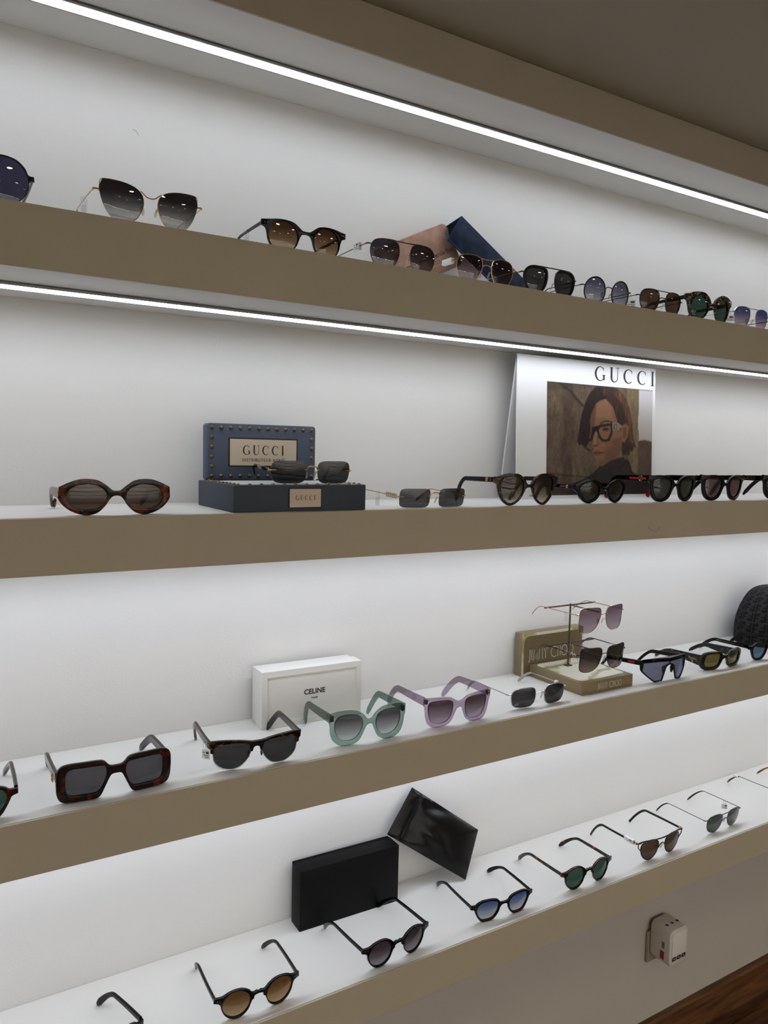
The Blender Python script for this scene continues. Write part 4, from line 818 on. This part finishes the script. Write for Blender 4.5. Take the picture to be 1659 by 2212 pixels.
lay(mask([(500, 1160), (620, 1180), (860, 1200), (860, 1212), (620, 1195), (500, 1178)], 1)*0.6, (0.16, 0.12, 0.09)); lay(mask([(497, 350), (900, 380), (900, 400), (497, 430)], 8)*0.4, (0.16, 0.13, 0.10))
lay(mask([(1200, 350), (1310, 360), (1312, 1400), (1230, 1400)], 1), (0.43, 0.36, 0.26), 0.75+0.45*n1)
sky = mask([(1306, 300), (1460, 300), (1460, 900), (1312, 880), (1316, 820), (1306, 760), (1309, 640), (1312, 480)], 1); g = np.clip((V-0.1)/0.4, 0, 1)
lay(sky, (0.74, 0.73, 0.74)); lay(sky*g*0.6, (0.60, 0.56, 0.52)); lay(mask([(1312, 880), (1370, 870), (1460, 890), (1460, 1400), (1312, 1400)], 2), (0.33, 0.27, 0.22), 0.8+0.3*n1)
wob = lambda P, d: [(x+d*math.sin(0.11*i*7.3+y*0.09), y) for i, (x, y) in enumerate(P)]
strand = 0.55+0.55*noise(11, 1.7)+0.35*noise(30, 3)
# hair mass behind the face, swept back over the ear and flicking out at the jaw
lay(mask([(905, 400), (960, 386), (1040, 392), (1110, 418), (1165, 470), (1205, 545), (1232, 640), (1250, 730), (1256, 820), (1270, 890), (1290, 935), (1268, 928), (1256, 980), (1236, 965), (1218, 1015), (1190, 1000), (1165, 1012), (1150, 960), (1120, 880), (1090, 700), (1020, 520), (930, 470), (880, 560)], 1), (0.215, 0.135, 0.10), strand)
lay(mask([(1100, 420), (1165, 475), (1215, 580), (1240, 700), (1245, 840), (1262, 900), (1225, 890), (1200, 700), (1160, 560), (1080, 470)], 3)*0.55, (0.42, 0.285, 0.215), strand)
FACE = (0.47, 0.335, 0.25)
lay(mask([(868, 590), (905, 545), (950, 510), (1000, 500), (1055, 535), (1090, 610), (1108, 690), (1120, 760), (1155, 800), (1152, 930), (1135, 1010), (1085, 1055), (1020, 1085), (965, 1098), (935, 1085), (918, 1050), (912, 1022), (900, 1012), (905, 1000), (888, 985), (893, 968), (900, 950), (882, 930), (880, 915), (898, 880), (886, 830), (866, 800), (858, 700)], 1), FACE)
lay(mask([(1000, 640), (1060, 640), (1090, 700), (1060, 712), (1010, 700)], 5)*0.25, (0.56, 0.42, 0.32)); lay(mask([(930, 540), (1000, 515), (1060, 570), (1060, 660), (960, 680), (900, 660)], 8)*0.45, (0.56, 0.42, 0.325))
lay(mask([(862, 640), (890, 560), (915, 560), (905, 700), (900, 830), (880, 900), (866, 800)], 4)*0.55, (0.27, 0.175, 0.13)); lay(mask([(1000, 900), (1150, 840), (1150, 960), (1080, 1060), (960, 1096), (925, 1060), (1000, 1050)], 8)*0.5, (0.31, 0.205, 0.155))
lay(mask([(960, 900), (1060, 880), (1080, 930), (1010, 960)], 8)*0.35, (0.54, 0.39, 0.30)); lay(mask([(905, 800), (925, 800), (920, 905), (892, 918)], 3)*0.4, (0.58, 0.44, 0.34)); lay(mask([(925, 820), (945, 850), (942, 915), (925, 905)], 3)*0.45, (0.33, 0.22, 0.165))
lay(mask([(1145, 745), (1190, 722), (1216, 755), (1212, 835), (1180, 892), (1152, 885)], 1), (0.47, 0.33, 0.245)); lay(mask([(1165, 765), (1196, 760), (1192, 845), (1168, 860)], 2)*0.55, (0.28, 0.18, 0.13))
lay(mask([(889, 982), (905, 968), (925, 960), (945, 966), (997, 984), (965, 1004), (930, 1014), (908, 1008), (902, 998)], 1)*0.85, (0.42, 0.235, 0.20)); lay(mask([(892, 985), (940, 981), (997, 983), (996, 989), (935, 991), (893, 991)], 0)*0.7, (0.19, 0.10, 0.085)); lay(mask([(884, 922), (905, 914), (938, 916), (944, 924), (915, 931), (896, 932)], 1)*0.65, (0.24, 0.15, 0.115))
lay(mask([(950, 722), (985, 702), (1020, 696), (1062, 708), (1060, 717), (1018, 707), (985, 714), (955, 731)], 1)*0.85, (0.14, 0.09, 0.07)); lay(mask([(968, 778), (990, 764), (1020, 763), (1040, 774), (1015, 788), (985, 789)], 1)*0.8, (0.12, 0.085, 0.07)); lay(mask([(996, 766), (1015, 766), (1014, 786), (998, 786)], 0)*0.8, (0.05, 0.04, 0.035))
# parted hair falling over the far eye
lay(mask([(985, 470), (1010, 490), (1000, 505), (955, 515), (915, 545), (892, 590), (872, 640), (862, 700), (868, 760), (860, 840), (850, 900), (836, 925), (822, 960), (815, 935), (803, 920), (790, 908), (770, 918), (752, 888), (768, 800), (778, 720), (792, 640), (820, 540), (860, 450), (910, 400), (960, 400)], 1), (0.135, 0.085, 0.068), 0.6+0.6*noise(12, 1.6)); lay(mask([(835, 940), (868, 962), (878, 955), (880, 962), (862, 972), (832, 955)], 0)*0.8, (0.12, 0.08, 0.06)); lay(mask([(975, 470), (985, 430), (1000, 405), (1006, 408), (992, 440), (984, 476)], 1)*0.5, (0.40, 0.29, 0.23))
lay(mask([(1020, 480), (1090, 560), (1130, 680), (1150, 760), (1140, 770), (1105, 690), (1070, 580), (1005, 505)], 1), (0.20, 0.125, 0.095), strand)
lay(mask([(1060, 1050), (1175, 1020), (1190, 1110), (1110, 1190), (1000, 1160), (935, 1112), (985, 1102)], 1), (0.165, 0.14, 0.125), 0.8+0.4*noise(4, 12)); lay(mask([(720, 1262), (830, 1215), (900, 1160), (955, 1105), (1010, 1135), (1110, 1190), (1190, 1040), (1222, 1055), (1255, 1150), (1330, 1205), (1460, 1235), (1460, 1420), (640, 1420)], 1), (0.125, 0.105, 0.095), 0.8+0.3*n1)
lay(mask([(1105, 1190), (1180, 1085), (1215, 1110), (1240, 1180), (1150, 1290), (1100, 1250)], 2)*0.6, (0.215, 0.185, 0.165)); lay(mask([(900, 1165), (960, 1110), (1020, 1150), (1080, 1250), (1040, 1300), (940, 1240)], 2)*0.5, (0.175, 0.15, 0.135)); lay(mask([(497, 1290), (720, 1262), (660, 1420), (480, 1420)], 6)*0.7, (0.15, 0.115, 0.09))
GL = (0.035, 0.035, 0.038)
ro = [(935, 745), (960, 735), (1062, 722), (1068, 800), (1040, 875), (1005, 886), (970, 882), (940, 845), (925, 790)]; ri = [(950, 757), (1047, 742), (1050, 800), (1026, 862), (1000, 870), (975, 864), (952, 832), (940, 795)]
lens_in = mask(ri, 0); lay(np.clip(mask(ro, 1)-mask(ri, 1), 0, 1), GL); lay(mask([(880, 760), (925, 745), (945, 760), (930, 800), (915, 785), (895, 830), (880, 880), (840, 885), (805, 830), (800, 780), (815, 775), (825, 840), (850, 868), (868, 860), (880, 800)], 1), GL)
lay(mask([(1060, 720), (1112, 715), (1158, 748), (1125, 778), (1066, 792)], 0), (0.47, 0.43, 0.39)); lay(mask([(1080, 728), (1105, 726), (1106, 778), (1082, 782), (1074, 755)], 0)*0.7, (0.25, 0.22, 0.20)); lay(mask([(1088, 738), (1100, 736), (1100, 770), (1090, 772)], 0)*0.8, (0.62, 0.58, 0.53))
img = np.clip(img, 0, 1); img_l = np.where(img <= 0.04045, img/12.92, ((img+0.055)/1.055)**2.4)
PW, PH, PT = 0.4010, 0.2840, 0.0030
po = empty('poster', (1.0056, 1.1450, ZT[2])); lean = math.radians(-2.6)
CARDW = mat('white_poster_card', (0.87, 0.87, 0.87), 0.4, var=0.01)
ML = Matrix.Rotation(lean, 4, 'X')
def leaned(b, M_=ML): b.v = [tuple(M_ @ Vector(v)) for v in b.v]; return b
leaned(MB().box(0, PW, 0, PT, 0, PH)).build('front_sheet', CARDW, po, smooth=False)
leaned(MB().box(0, PW, -PT, 0, 0, PH-0.001), Matrix.Translation((0, 0.055, 0)) @ Matrix.Rotation(math.radians(8.0), 4, 'X')).build('back_sheet', CARDW, po, smooth=False)
ix0, ix1, iz0, iz1 = 0.0780, 0.3915, 0.0075, 0.2355
vs = [(ix0+(ix1-ix0)*i/NU, -0.0003, iz1-(iz1-iz0)*j/NV) for j in range(NV+1) for i in range(NU+1)]
b = MB(); b.v = vs; b.f = [(j*(NU+1)+i, (j+1)*(NU+1)+i, (j+1)*(NU+1)+i+1, j*(NU+1)+i+1) for j in range(NV) for i in range(NU)]
o = leaned(b).build('printed_portrait', vcol('poster_print', 0.45, 0.3), po, smooth=False, recalc=False)
at = o.data.color_attributes.new('print', 'FLOAT_COLOR', 'CORNER'); rgba = np.ones((NV*NU, 4, 4)); rgba[:, :, :3] = img_l.reshape(-1, 1, 3); at.data.foreach_set('color', rgba.reshape(-1))
o['label'] = 'printed portrait of a person in black glasses before a stone wall'
b = MB(); e = serif_word(b, 'GUCCI', 0, 0, 0.0305, adv=1.45); k_ = 0.184/(e-0.0305*0.26*1.45); b.v = [(x*k_+0.2125, -0.0004, z+0.2455) for x, y, z in b.v]; leaned(b).build('lettering', INK, po, smooth=False, recalc=False)
text('Collection', 0.0050, INK, po, loc=ML @ Vector((0.044, -0.0003, 0.0075)), rot=ML @ Matrix.Rotation(math.pi/2, 4, 'X'))
tag(po, 'white folded easel poster with a portrait photo and large lettering', 'poster')
# ------------------------------------------------------------------ leaning cases on the uppermost shelf
def suede(name, a, b_):
    m, t, p = nt(name); tc = t.nodes.new('ShaderNodeTexCoord'); nz = t.nodes.new('ShaderNodeTexNoise'); nz.inputs['Scale'].default_value = 45; nz.inputs['Detail'].default_value = 5
    r = t.nodes.new('ShaderNodeValToRGB'); r.color_ramp.elements[0].position = 0.3; r.color_ramp.elements[0].color = lin(a)+(1,); r.color_ramp.elements[1].position = 0.75; r.color_ramp.elements[1].color = lin(b_)+(1,)
    t.links.new(tc.outputs['Object'], nz.inputs['Vector']); t.links.new(nz.outputs['Fac'], r.inputs['Fac']); t.links.new(r.outputs['Color'], p.inputs['Base Color']); p.inputs['Roughness'].default_value = 0.85; p.inputs['Specular IOR Level'].default_value = 0.15; p.inputs['Sheen Weight'].default_value = 0.2; return m
PINK = suede('pink_suede', (0.55, 0.42, 0.355), (0.68, 0.54, 0.465)); NAVY = suede('navy_suede', (0.07, 0.10, 0.19), (0.16, 0.22, 0.33)); BLKIN = mat('case_lining', (0.02, 0.02, 0.022), 0.8, spec=0.1)
ANG = math.radians(26); pk = empty('glasses_case', (0.7370, 1.1880, ZT[1]))
P = []
LL, HH = 0.170, 0.082
for cx, cz, a0, rr in ((LL, HH, 0, 0.012), (0, HH, 90, 0.006), (0, 0, 180, 0.003), (LL, 0, 270, 0.006)):
    sx_ = -1 if cx else 1; sz_ = -1 if cz else 1
    for i in range(7): a = math.radians(a0+15*i); P.append((cx+sx_*rr+rr*math.cos(a), cz+sz_*rr+rr*math.sin(a)))
M_ = Matrix.Rotation(math.radians(-7), 4, 'X') @ Matrix.Rotation(-ANG, 4, 'Y')
b = MB().prism(P, -0.008, 0.008); b.v = [tuple(M_ @ Vector(v)) for v in b.v]; zmn = min(v[2] for v in b.v); ymx = max(v[1] for v in b.v)
b.v = [(x, y_, z-zmn) for x, y_, z in b.v]; b.build('case_body', PINK, pk, bevel=0.003)
MT = Matrix.Translation((0, 0, -zmn)) @ M_
text('Nathalie Blanc', 0.0125, mat('debossed_print', (0.36, 0.25, 0.20), 0.8), pk, loc=MT @ Vector((0.135, -0.0083, 0.033)), rot=M_ @ Matrix.Rotation(math.pi/2, 4, 'X'), sx=0.8)
pk.location.y = YW-0.001-ymx
tag(pk, 'dusty pink suede glasses case leaning on the wall beside the navy one', 'glasses case')
nv = empty('glasses_case', (0.8300, 1.150, ZT[1])); AN = math.radians(-31); LEN = 0.200
tri = [(0.004, 0.0475), (-0.052, 0.0370), (-0.0150, 0.0)]   # (y, z) of the folded section: ridge, back, front hem
M_ = Matrix.Rotation(-AN, 4, 'Y')
def prism_x(sec, x0, x1, inner=None):
    vs = [(x0, y_, z) for y_, z in sec]+[(x1, y_, z) for y_, z in sec]; n = len(sec); return vs, n
A_, B_, C_ = Vector((0, 0.0, 0.052)), Vector((0, 0.040, 0.040)), Vector((0, 0.004, 0.0))
b = MB()
def flap(p, q, th, l0=0.0, l1=LEN):
    d = (q-p).normalized(); nrm = Vector((0, -d.z, d.y))*th
    vs = [Vector((l0, 0, 0))+p, Vector((l0, 0, 0))+q, Vector((l0, 0, 0))+q+nrm, Vector((l0, 0, 0))+p+nrm]; vs += [v+Vector((l1-l0, 0, 0)) for v in vs]
    return [tuple(M_ @ v) for v in vs], [(0, 1, 2, 3), (4, 7, 6, 5), (0, 4, 5, 1), (1, 5, 6, 2), (2, 6, 7, 3), (3, 7, 4, 0)]
parts = []
for nm, p, q, m in (('front_flap', A_, C_, NAVY), ('back_flap', A_, B_, NAVY), ('bottom_flap', C_, B_, NAVY)):
    vs, fs = flap(p, q, 0.0022); parts.append((nm, vs, fs, m))
zmn = min(v[2] for _, vs, _, _ in parts for v in vs); ymx = max(v[1] for _, vs, _, _ in parts for v in vs)
for nm, vs, fs, m in parts: MB().add([(v[0], v[1], v[2]-zmn) for v in vs], fs).build(nm, m, nv, bevel=0.0006)
cc = (A_+B_+C_)/3; ins = [cc+(p-cc)*0.84 for p in (A_, B_, C_)]
vs = [M_ @ (p+Vector((l, 0, 0))) for l in (0.004, LEN-0.004) for p in ins]; MB().add([(v.x, v.y, v.z-zmn) for v in vs], [(0, 1, 2), (3, 5, 4), (0, 3, 4, 1), (1, 4, 5, 2), (2, 5, 3, 0)]).build('lining', BLKIN, nv, smooth=False)
nv.location.y = YW-0.020-ymx
tag(nv, 'navy blue folding triangular glasses case with open black end, leaning on the wall', 'glasses case')
# ------------------------------------------------------------------ satin pouch on the lowest shelf
SATIN = mat('black_satin', (0.02, 0.02, 0.022), 0.30, var=0.1, spec=0.28)
pc = empty('satin_pouch', (0.86, 1.17, ZT[4]))
TL, TLf, BR, TR = Vector((0.8135, 1.199, 0.9445)), Vector((0.7525, 1.190, 0.8690)), Vector((0.9145, 1.152, 0.7520)), Vector((0.9720, 1.188, 0.8250))
n_, m_ = 44, 30
def pouch_pt(u, v, side):
    p = (TL*(1-u)+TR*u)*(1-v)+(TLf*(1-u)+BR*u)*v
    nrm = (TR-TL).cross(TLf-TL).normalized()
    if nrm.y > 0: nrm = -nrm
    e = max(0.0, min(u, 1-u, v*0.9, (1-v)*0.9)); th = 0.0150*math.sin(min(1, e/0.42)*math.pi/2)**0.8
    f = 0.0042*math.sin(9*u+7*v+1.5*math.sin(6*v))*math.exp(-((u-0.25)/0.22)**2)*min(1, e/0.06)+0.0036*math.sin(16*(v-0.6*u)+2)*math.exp(-((u-0.42)/0.14)**2-((v-0.62)/0.2)**2)*min(1, e/0.06)
    f += -0.0035*math.exp(-((u-0.135)/0.016)**2)*min(1, e/0.03)
    return p+nrm*(th*0.75+f+0.001) if side == 0 else p-nrm*(th*0.12-0.0003)
b = MB(); vs = []; fs = []
for sd in (0, 1):
    base = len(vs)
    for j in range(m_+1):
        for i in range(n_+1): vs.append(pouch_pt(i/n_, j/m_, sd))
    for j in range(m_):
        for i in range(n_):
            a = base+j*(n_+1)+i; fs.append((a, a+1, a+n_+2, a+n_+1))
N1 = (n_+1)*(m_+1)
edge = [i for i in range(n_+1)]+[j*(n_+1)+n_ for j in range(1, m_+1)]+[m_*(n_+1)+i for i in range(n_-1, -1, -1)]+[j*(n_+1) for j in range(m_-1, 0, -1)]
for i in range(len(edge)): a, c = edge[i], edge[(i+1) % len(edge)]; fs.append((a, c, c+N1, a+N1))
b.v = [tuple(v-Vector(pc.location)) for v in vs]; b.f = fs; b.build('pouch_body', SATIN, pc)
hem = [pouch_pt(0.150, j/20, 0)+Vector((0, -0.0004, 0))-Vector(pc.location) for j in range(1, 20)]
MB().tube(hem, 0.0006, n=6).build('hem_stitch', SATIN, pc)
tag(pc, 'shiny black satin pouch propped between the black box and the wall', 'pouch')
# ------------------------------------------------------------------ cap at the right edge of the third shelf
cp = empty('cap', (1.861, 1.135, ZT[3]))
NA, NH = 420, 112; vs = []; cols = []
WEAVE = ['BBBBBB.....BB.', 'BBBBBB.....BB.', 'BB......BBBBB.', 'BBBBB......BB.', 'BB.....BBBBBB.', 'BB.....BBBBBB.', '..............']
def fpat(i, j): return WEAVE[6-(j//2) % 7][(i//2) % 14] == '.'
for j in range(NH+1):
    t = j/NH; el = t*math.pi/2
    rr = math.cos(el)**0.62; zz = 0.143*math.sin(el)**0.95
    bulge = 1.0+0.03*math.sin(min(1, t*2)*math.pi)
    for i in range(NA+1):
        a = math.tau*i/NA; vs.append((0.100*rr*bulge*math.cos(a), 0.073*rr*bulge*math.sin(a), zz))
b = MB(); b.v = vs
for j in range(NH):
    for i in range(NA):
        q = j*(NA+1)+i; b.f.append((q, q+1, q+NA+2, q+NA+1)); k_ = fpat(i, j); cols.append((0.022, 0.021, 0.021) if k_ else (0.0045, 0.0045, 0.005))
o = b.build('crown', vcol('jacquard_weave', 0.85, 0.2), cp, recalc=False); 
at = o.data.color_attributes.new('print', 'FLOAT_COLOR', 'CORNER'); rgba = np.ones((len(cols), 4, 4)); rgba[:, :, :3] = np.array(cols)[:, None]; at.data.foreach_set('color', rgba.reshape(-1)) if len(o.data.loops) == len(cols)*4 else None
MB().ellipsoid((0, 0, 0.144), 0.007, 0.007, 0.004).build('button', BLKIN, cp)
br = MB(); nb = 24; vs = []
for k_ in range(2):
    for i in range(nb+1):
        a = math.radians(-60+110*i/nb); d = math.sin(math.pi*i/nb)**0.7
        for q in (0, 1): vs.append(((0.100+0.05*d*q)*math.cos(a), (0.072+0.010*d*q)*math.sin(a), 0.002+0.003*k_+0.004*q*0))
br.v = vs; h = 2*(nb+1)
for i in range(nb):
    a = 2*i; br.f += [(a, a+1, a+3, a+2), (h+a, h+a+2, h+a+3, h+a+1), (a+1, h+a+1, h+a+3, a+3)]
br.build('brim', BLKIN, cp)
tag(cp, 'black woven monogram cap at the right edge of the third shelf', 'cap')
# ------------------------------------------------------------------ plug-in adapter on the lower wall
PLW = mat('white_plastic', (0.80, 0.78, 0.74), 0.4, var=0.01); PLG = mat('grey_plastic', (0.45, 0.44, 0.42), 0.45); PLD = mat('dark_print', (0.10, 0.09, 0.085), 0.5)
pg = empty('socket_plate', (1.6140, YL, 0.2700)); MB().box(0, 0.086, -0.009, -0.0003, 0, 0.0850).build('plate', mat('beige_plastic', (0.62, 0.57, 0.49), 0.5), pg, bevel=0.003)
tag(pg, 'beige wall socket plate behind the white plug-in adapter', 'socket')
ad = empty('plug_adapter', (1.6190, YL-0.0095, 0.2900))
AW, AH, AD = 0.072, 0.100, 0.062
rbox(0, AW, -AD, -0.0005, 0, AH, 0.017, 6).build('body', PLW, ad, bevel=0.004)
rbox(0.010, AW-0.008, -AD-0.0012, -AD+0.001, 0.014, AH-0.010, 0.009, 5).build('front_panel', mat('pale_plastic', (0.86, 0.84, 0.81), 0.3), ad, bevel=0.0006)
for x in (0.0105, 0.0290, 0.0475): rbox(x, x+0.0155, -AD-0.0016, -AD-0.0008, 0.0165, 0.0270, 0.002, 3).build('icon_label', PLD, ad, smooth=False)
for i, x in enumerate((0.0182, 0.0367, 0.0552)):
    b = MB(); b.ribbon([(x-0.004, 0.0245), (x-0.001, 0.0225), (x+0.003, 0.0240), (x-0.001, 0.0205), (x+0.004, 0.0190)], 0.0011, y=-AD-0.0018); b.build('icon_print', WHT, ad, smooth=False, recalc=False)
for x in (0.016, 0.036, 0.056):
    b = MB(); b.add([(x+0.0045*math.cos(a), -AD*0.62+0.0045*math.sin(a), AH+0.0004) for a in [math.tau*i/16 for i in range(16)]], [tuple(range(16))]); b.build('vent_hole', PLD, ad, smooth=False, recalc=False)
MB().box(-0.0006, 0.0004, -0.046, -0.034, 0.0035+0.012, 0.0370).build('red_inset', mat('red_plastic', (0.55, 0.12, 0.14), 0.4), ad, smooth=False); MB().box(-0.0006, 0.0004, -0.046, -0.038, 0.045, 0.062).build('side_button', PLG, ad, smooth=False)
tag(ad, 'white plug-in wall adapter with red side inset and three dark icons', 'plug adapter')
# ------------------------------------------------------------------ price tags hanging on temples
CLEAR = lensmat('clear_tag_plastic', (0.86, 0.87, 0.87), rough=0.08, body=0.22, bcol=(0.8, 0.8, 0.8)); PAPER = mat('white_label_paper', (0.88, 0.88, 0.88), 0.6)
def price_tag(key, y_mm, label, style='hang', side=-1, w_=14, h=12, dz=0.0, lines=True, turn=0.0, mat_=None):
    k_ = next(k for k in TEMPLE if key in k); M0, tx, tz = TEMPLE[key if key in TEMPLE else k_]
    p = M0 @ Vector((side*tx/1000, y_mm/1000, tz/1000+dz)); yaw = math.atan2(M0[1][0], M0[0][0])
    t = empty('price_tag', p, yaw+turn+(0.0 if style == 'flag' else 0.75))
    if style == 'flag':
        MB().box(-0.0032, 0.0032, -w_/2000, w_/2000, -h/2000, h/2000).build('label_sleeve', mat_ or PAPER, t, bevel=0.0005)
        fx = -0.00335
    else:
        lp = [(0.0030*math.cos(a)*0.9, 0.0022*math.sin(a)*0.6, -0.0026+0.0058*math.sin(a)) for a in [math.tau*i/16 for i in range(16)]]
        b = MB(); b.tube(lp, 0.0005, closed=True, n=6); b.tube([(q[0], q[1]+0.004, q[2]) for q in lp], 0.0005, closed=True, n=6); b.build('loop', CLEAR, t)
        MB().box(-0.0004, 0.0004, -w_/2000+0.002, w_/2000+0.002, -0.0085-h/1000, -0.0078).build('label', mat_ or PAPER, t, smooth=False); fx = -0.00055
    if lines:
        b = MB(); z0_ = (-h/2000 if style == 'flag' else -0.0085-h/1000); y0_ = -w_/2000+(0 if style == 'flag' else 0.002)
        for ya_, yb_, za_, zb_ in ((0.10, 0.45, 0.62, 0.86), (0.10, 0.80, 0.40, 0.47), (0.10, 0.62, 0.18, 0.25), (0.62, 0.86, 0.70, 0.78)):
            P_ = [(fx, y0_+w_/1000*u_, z0_+h/1000*v_) for u_, v_ in ((ya_, za_), (yb_, za_), (yb_, zb_), (ya_, zb_))]; b.add(P_, [(0, 3, 2, 1)])
        b.build('label_print', PLD, t, smooth=False, recalc=False)
    tag(t, label, 'price tag', 'price tags on temples')
price_tag('half-rim', 22, 'white price label in a clear loop on the browline sunglasses', w_=13, h=13)
price_tag('black brow-bar', 26, 'white label sleeve on the temple of the brow-bar sunglasses', style='flag', w_=24, h=9)
price_tag('thin gunmetal', 42, 'white label on the right temple of the gunmetal sunglasses', side=1, w_=13, h=11, turn=0.0)
price_tag('honey tortoise', 118, 'small clear label near the honey tortoise temple tip', w_=12, h=5, style='flag', dz=-0.003)
price_tag('large gold cat-eye', 52, 'clear tag on the gold cat-eye sunglasses', w_=8, h=14, mat_=CLEAR, lines=False)
price_tag('alone on the uppermost', 60, 'clear tag on the black keyhole pair of the uppermost shelf', w_=8, h=10, mat_=CLEAR, lines=False)
price_tag('bronze top-bar', 34, 'white label on the bronze top-bar sunglasses', w_=16, h=12, style='flag')
price_tag('gold double-bridge', 20, 'crumpled white label on the gold double-bridge sunglasses', w_=26, h=9, style='flag', lines=False)
price_tag('beside the flecked', 20, 'clear tag with white label between the round wire and brown lens pairs', w_=22, h=14, mat_=PAPER)
price_tag('silver top-bar', 10, 'white label on the silver top-bar sunglasses', w_=22, h=12)
price_tag('rimless rectangular grey', 62, 'translucent strip tag on the chain-link temple', w_=7, h=14, mat_=CLEAR, lines=False)
price_tag('standing on the studded', 56, 'small clear tag on the rimless pair above the studded stand', w_=20, h=5, style='flag', mat_=CLEAR, lines=False)
price_tag('upper T-bar', 34, 'white paper tag on the upper T-bar pair', w_=9, h=9, lines=False)
price_tag('lower T-bar', 14, 'white paper tag on the lower T-bar pair', w_=11, h=8, lines=False)
price_tag('narrow silver', 34, 'small white tag on the right temple of the silver wire sunglasses', side=1, w_=6, h=5, style='flag', lines=False)
# ------------------------------------------------------------------ stray hairs stuck to the paint
HAIRM = mat('dark_hair', (0.20, 0.15, 0.11), 0.6)
def stray(pts, label):
    o0 = Vector(pts[1]); r = empty('stray_hair', o0)
    P = cat([(p[0]-o0.x, p[2]-o0.z) for p in pts], False, 5)
    MB().tube([(x, p_y, z) for (x, z), p_y in zip(P, [pts[0][1]-o0.y]*len(P))], 0.00022, n=5).build('strand', HAIRM, r)
    tag(r, label, 'hair')
stray([(1.2149, 0.9996, 1.4597), (1.2251, 0.9996, 1.4528), (1.2389, 0.9996, 1.4497), (1.2465, 0.9996, 1.4534), (1.2472, 0.9996, 1.4587)], 'curled dark hair stuck to the taupe front of the second shelf')
stray([(0.2906, 1.2115, 2.0626), (0.2953, 1.2115, 2.0614), (0.2980, 1.2115, 2.0574), (0.2993, 1.2115, 2.0550)], 'short hair on the white wall above the gold cat-eye pair')
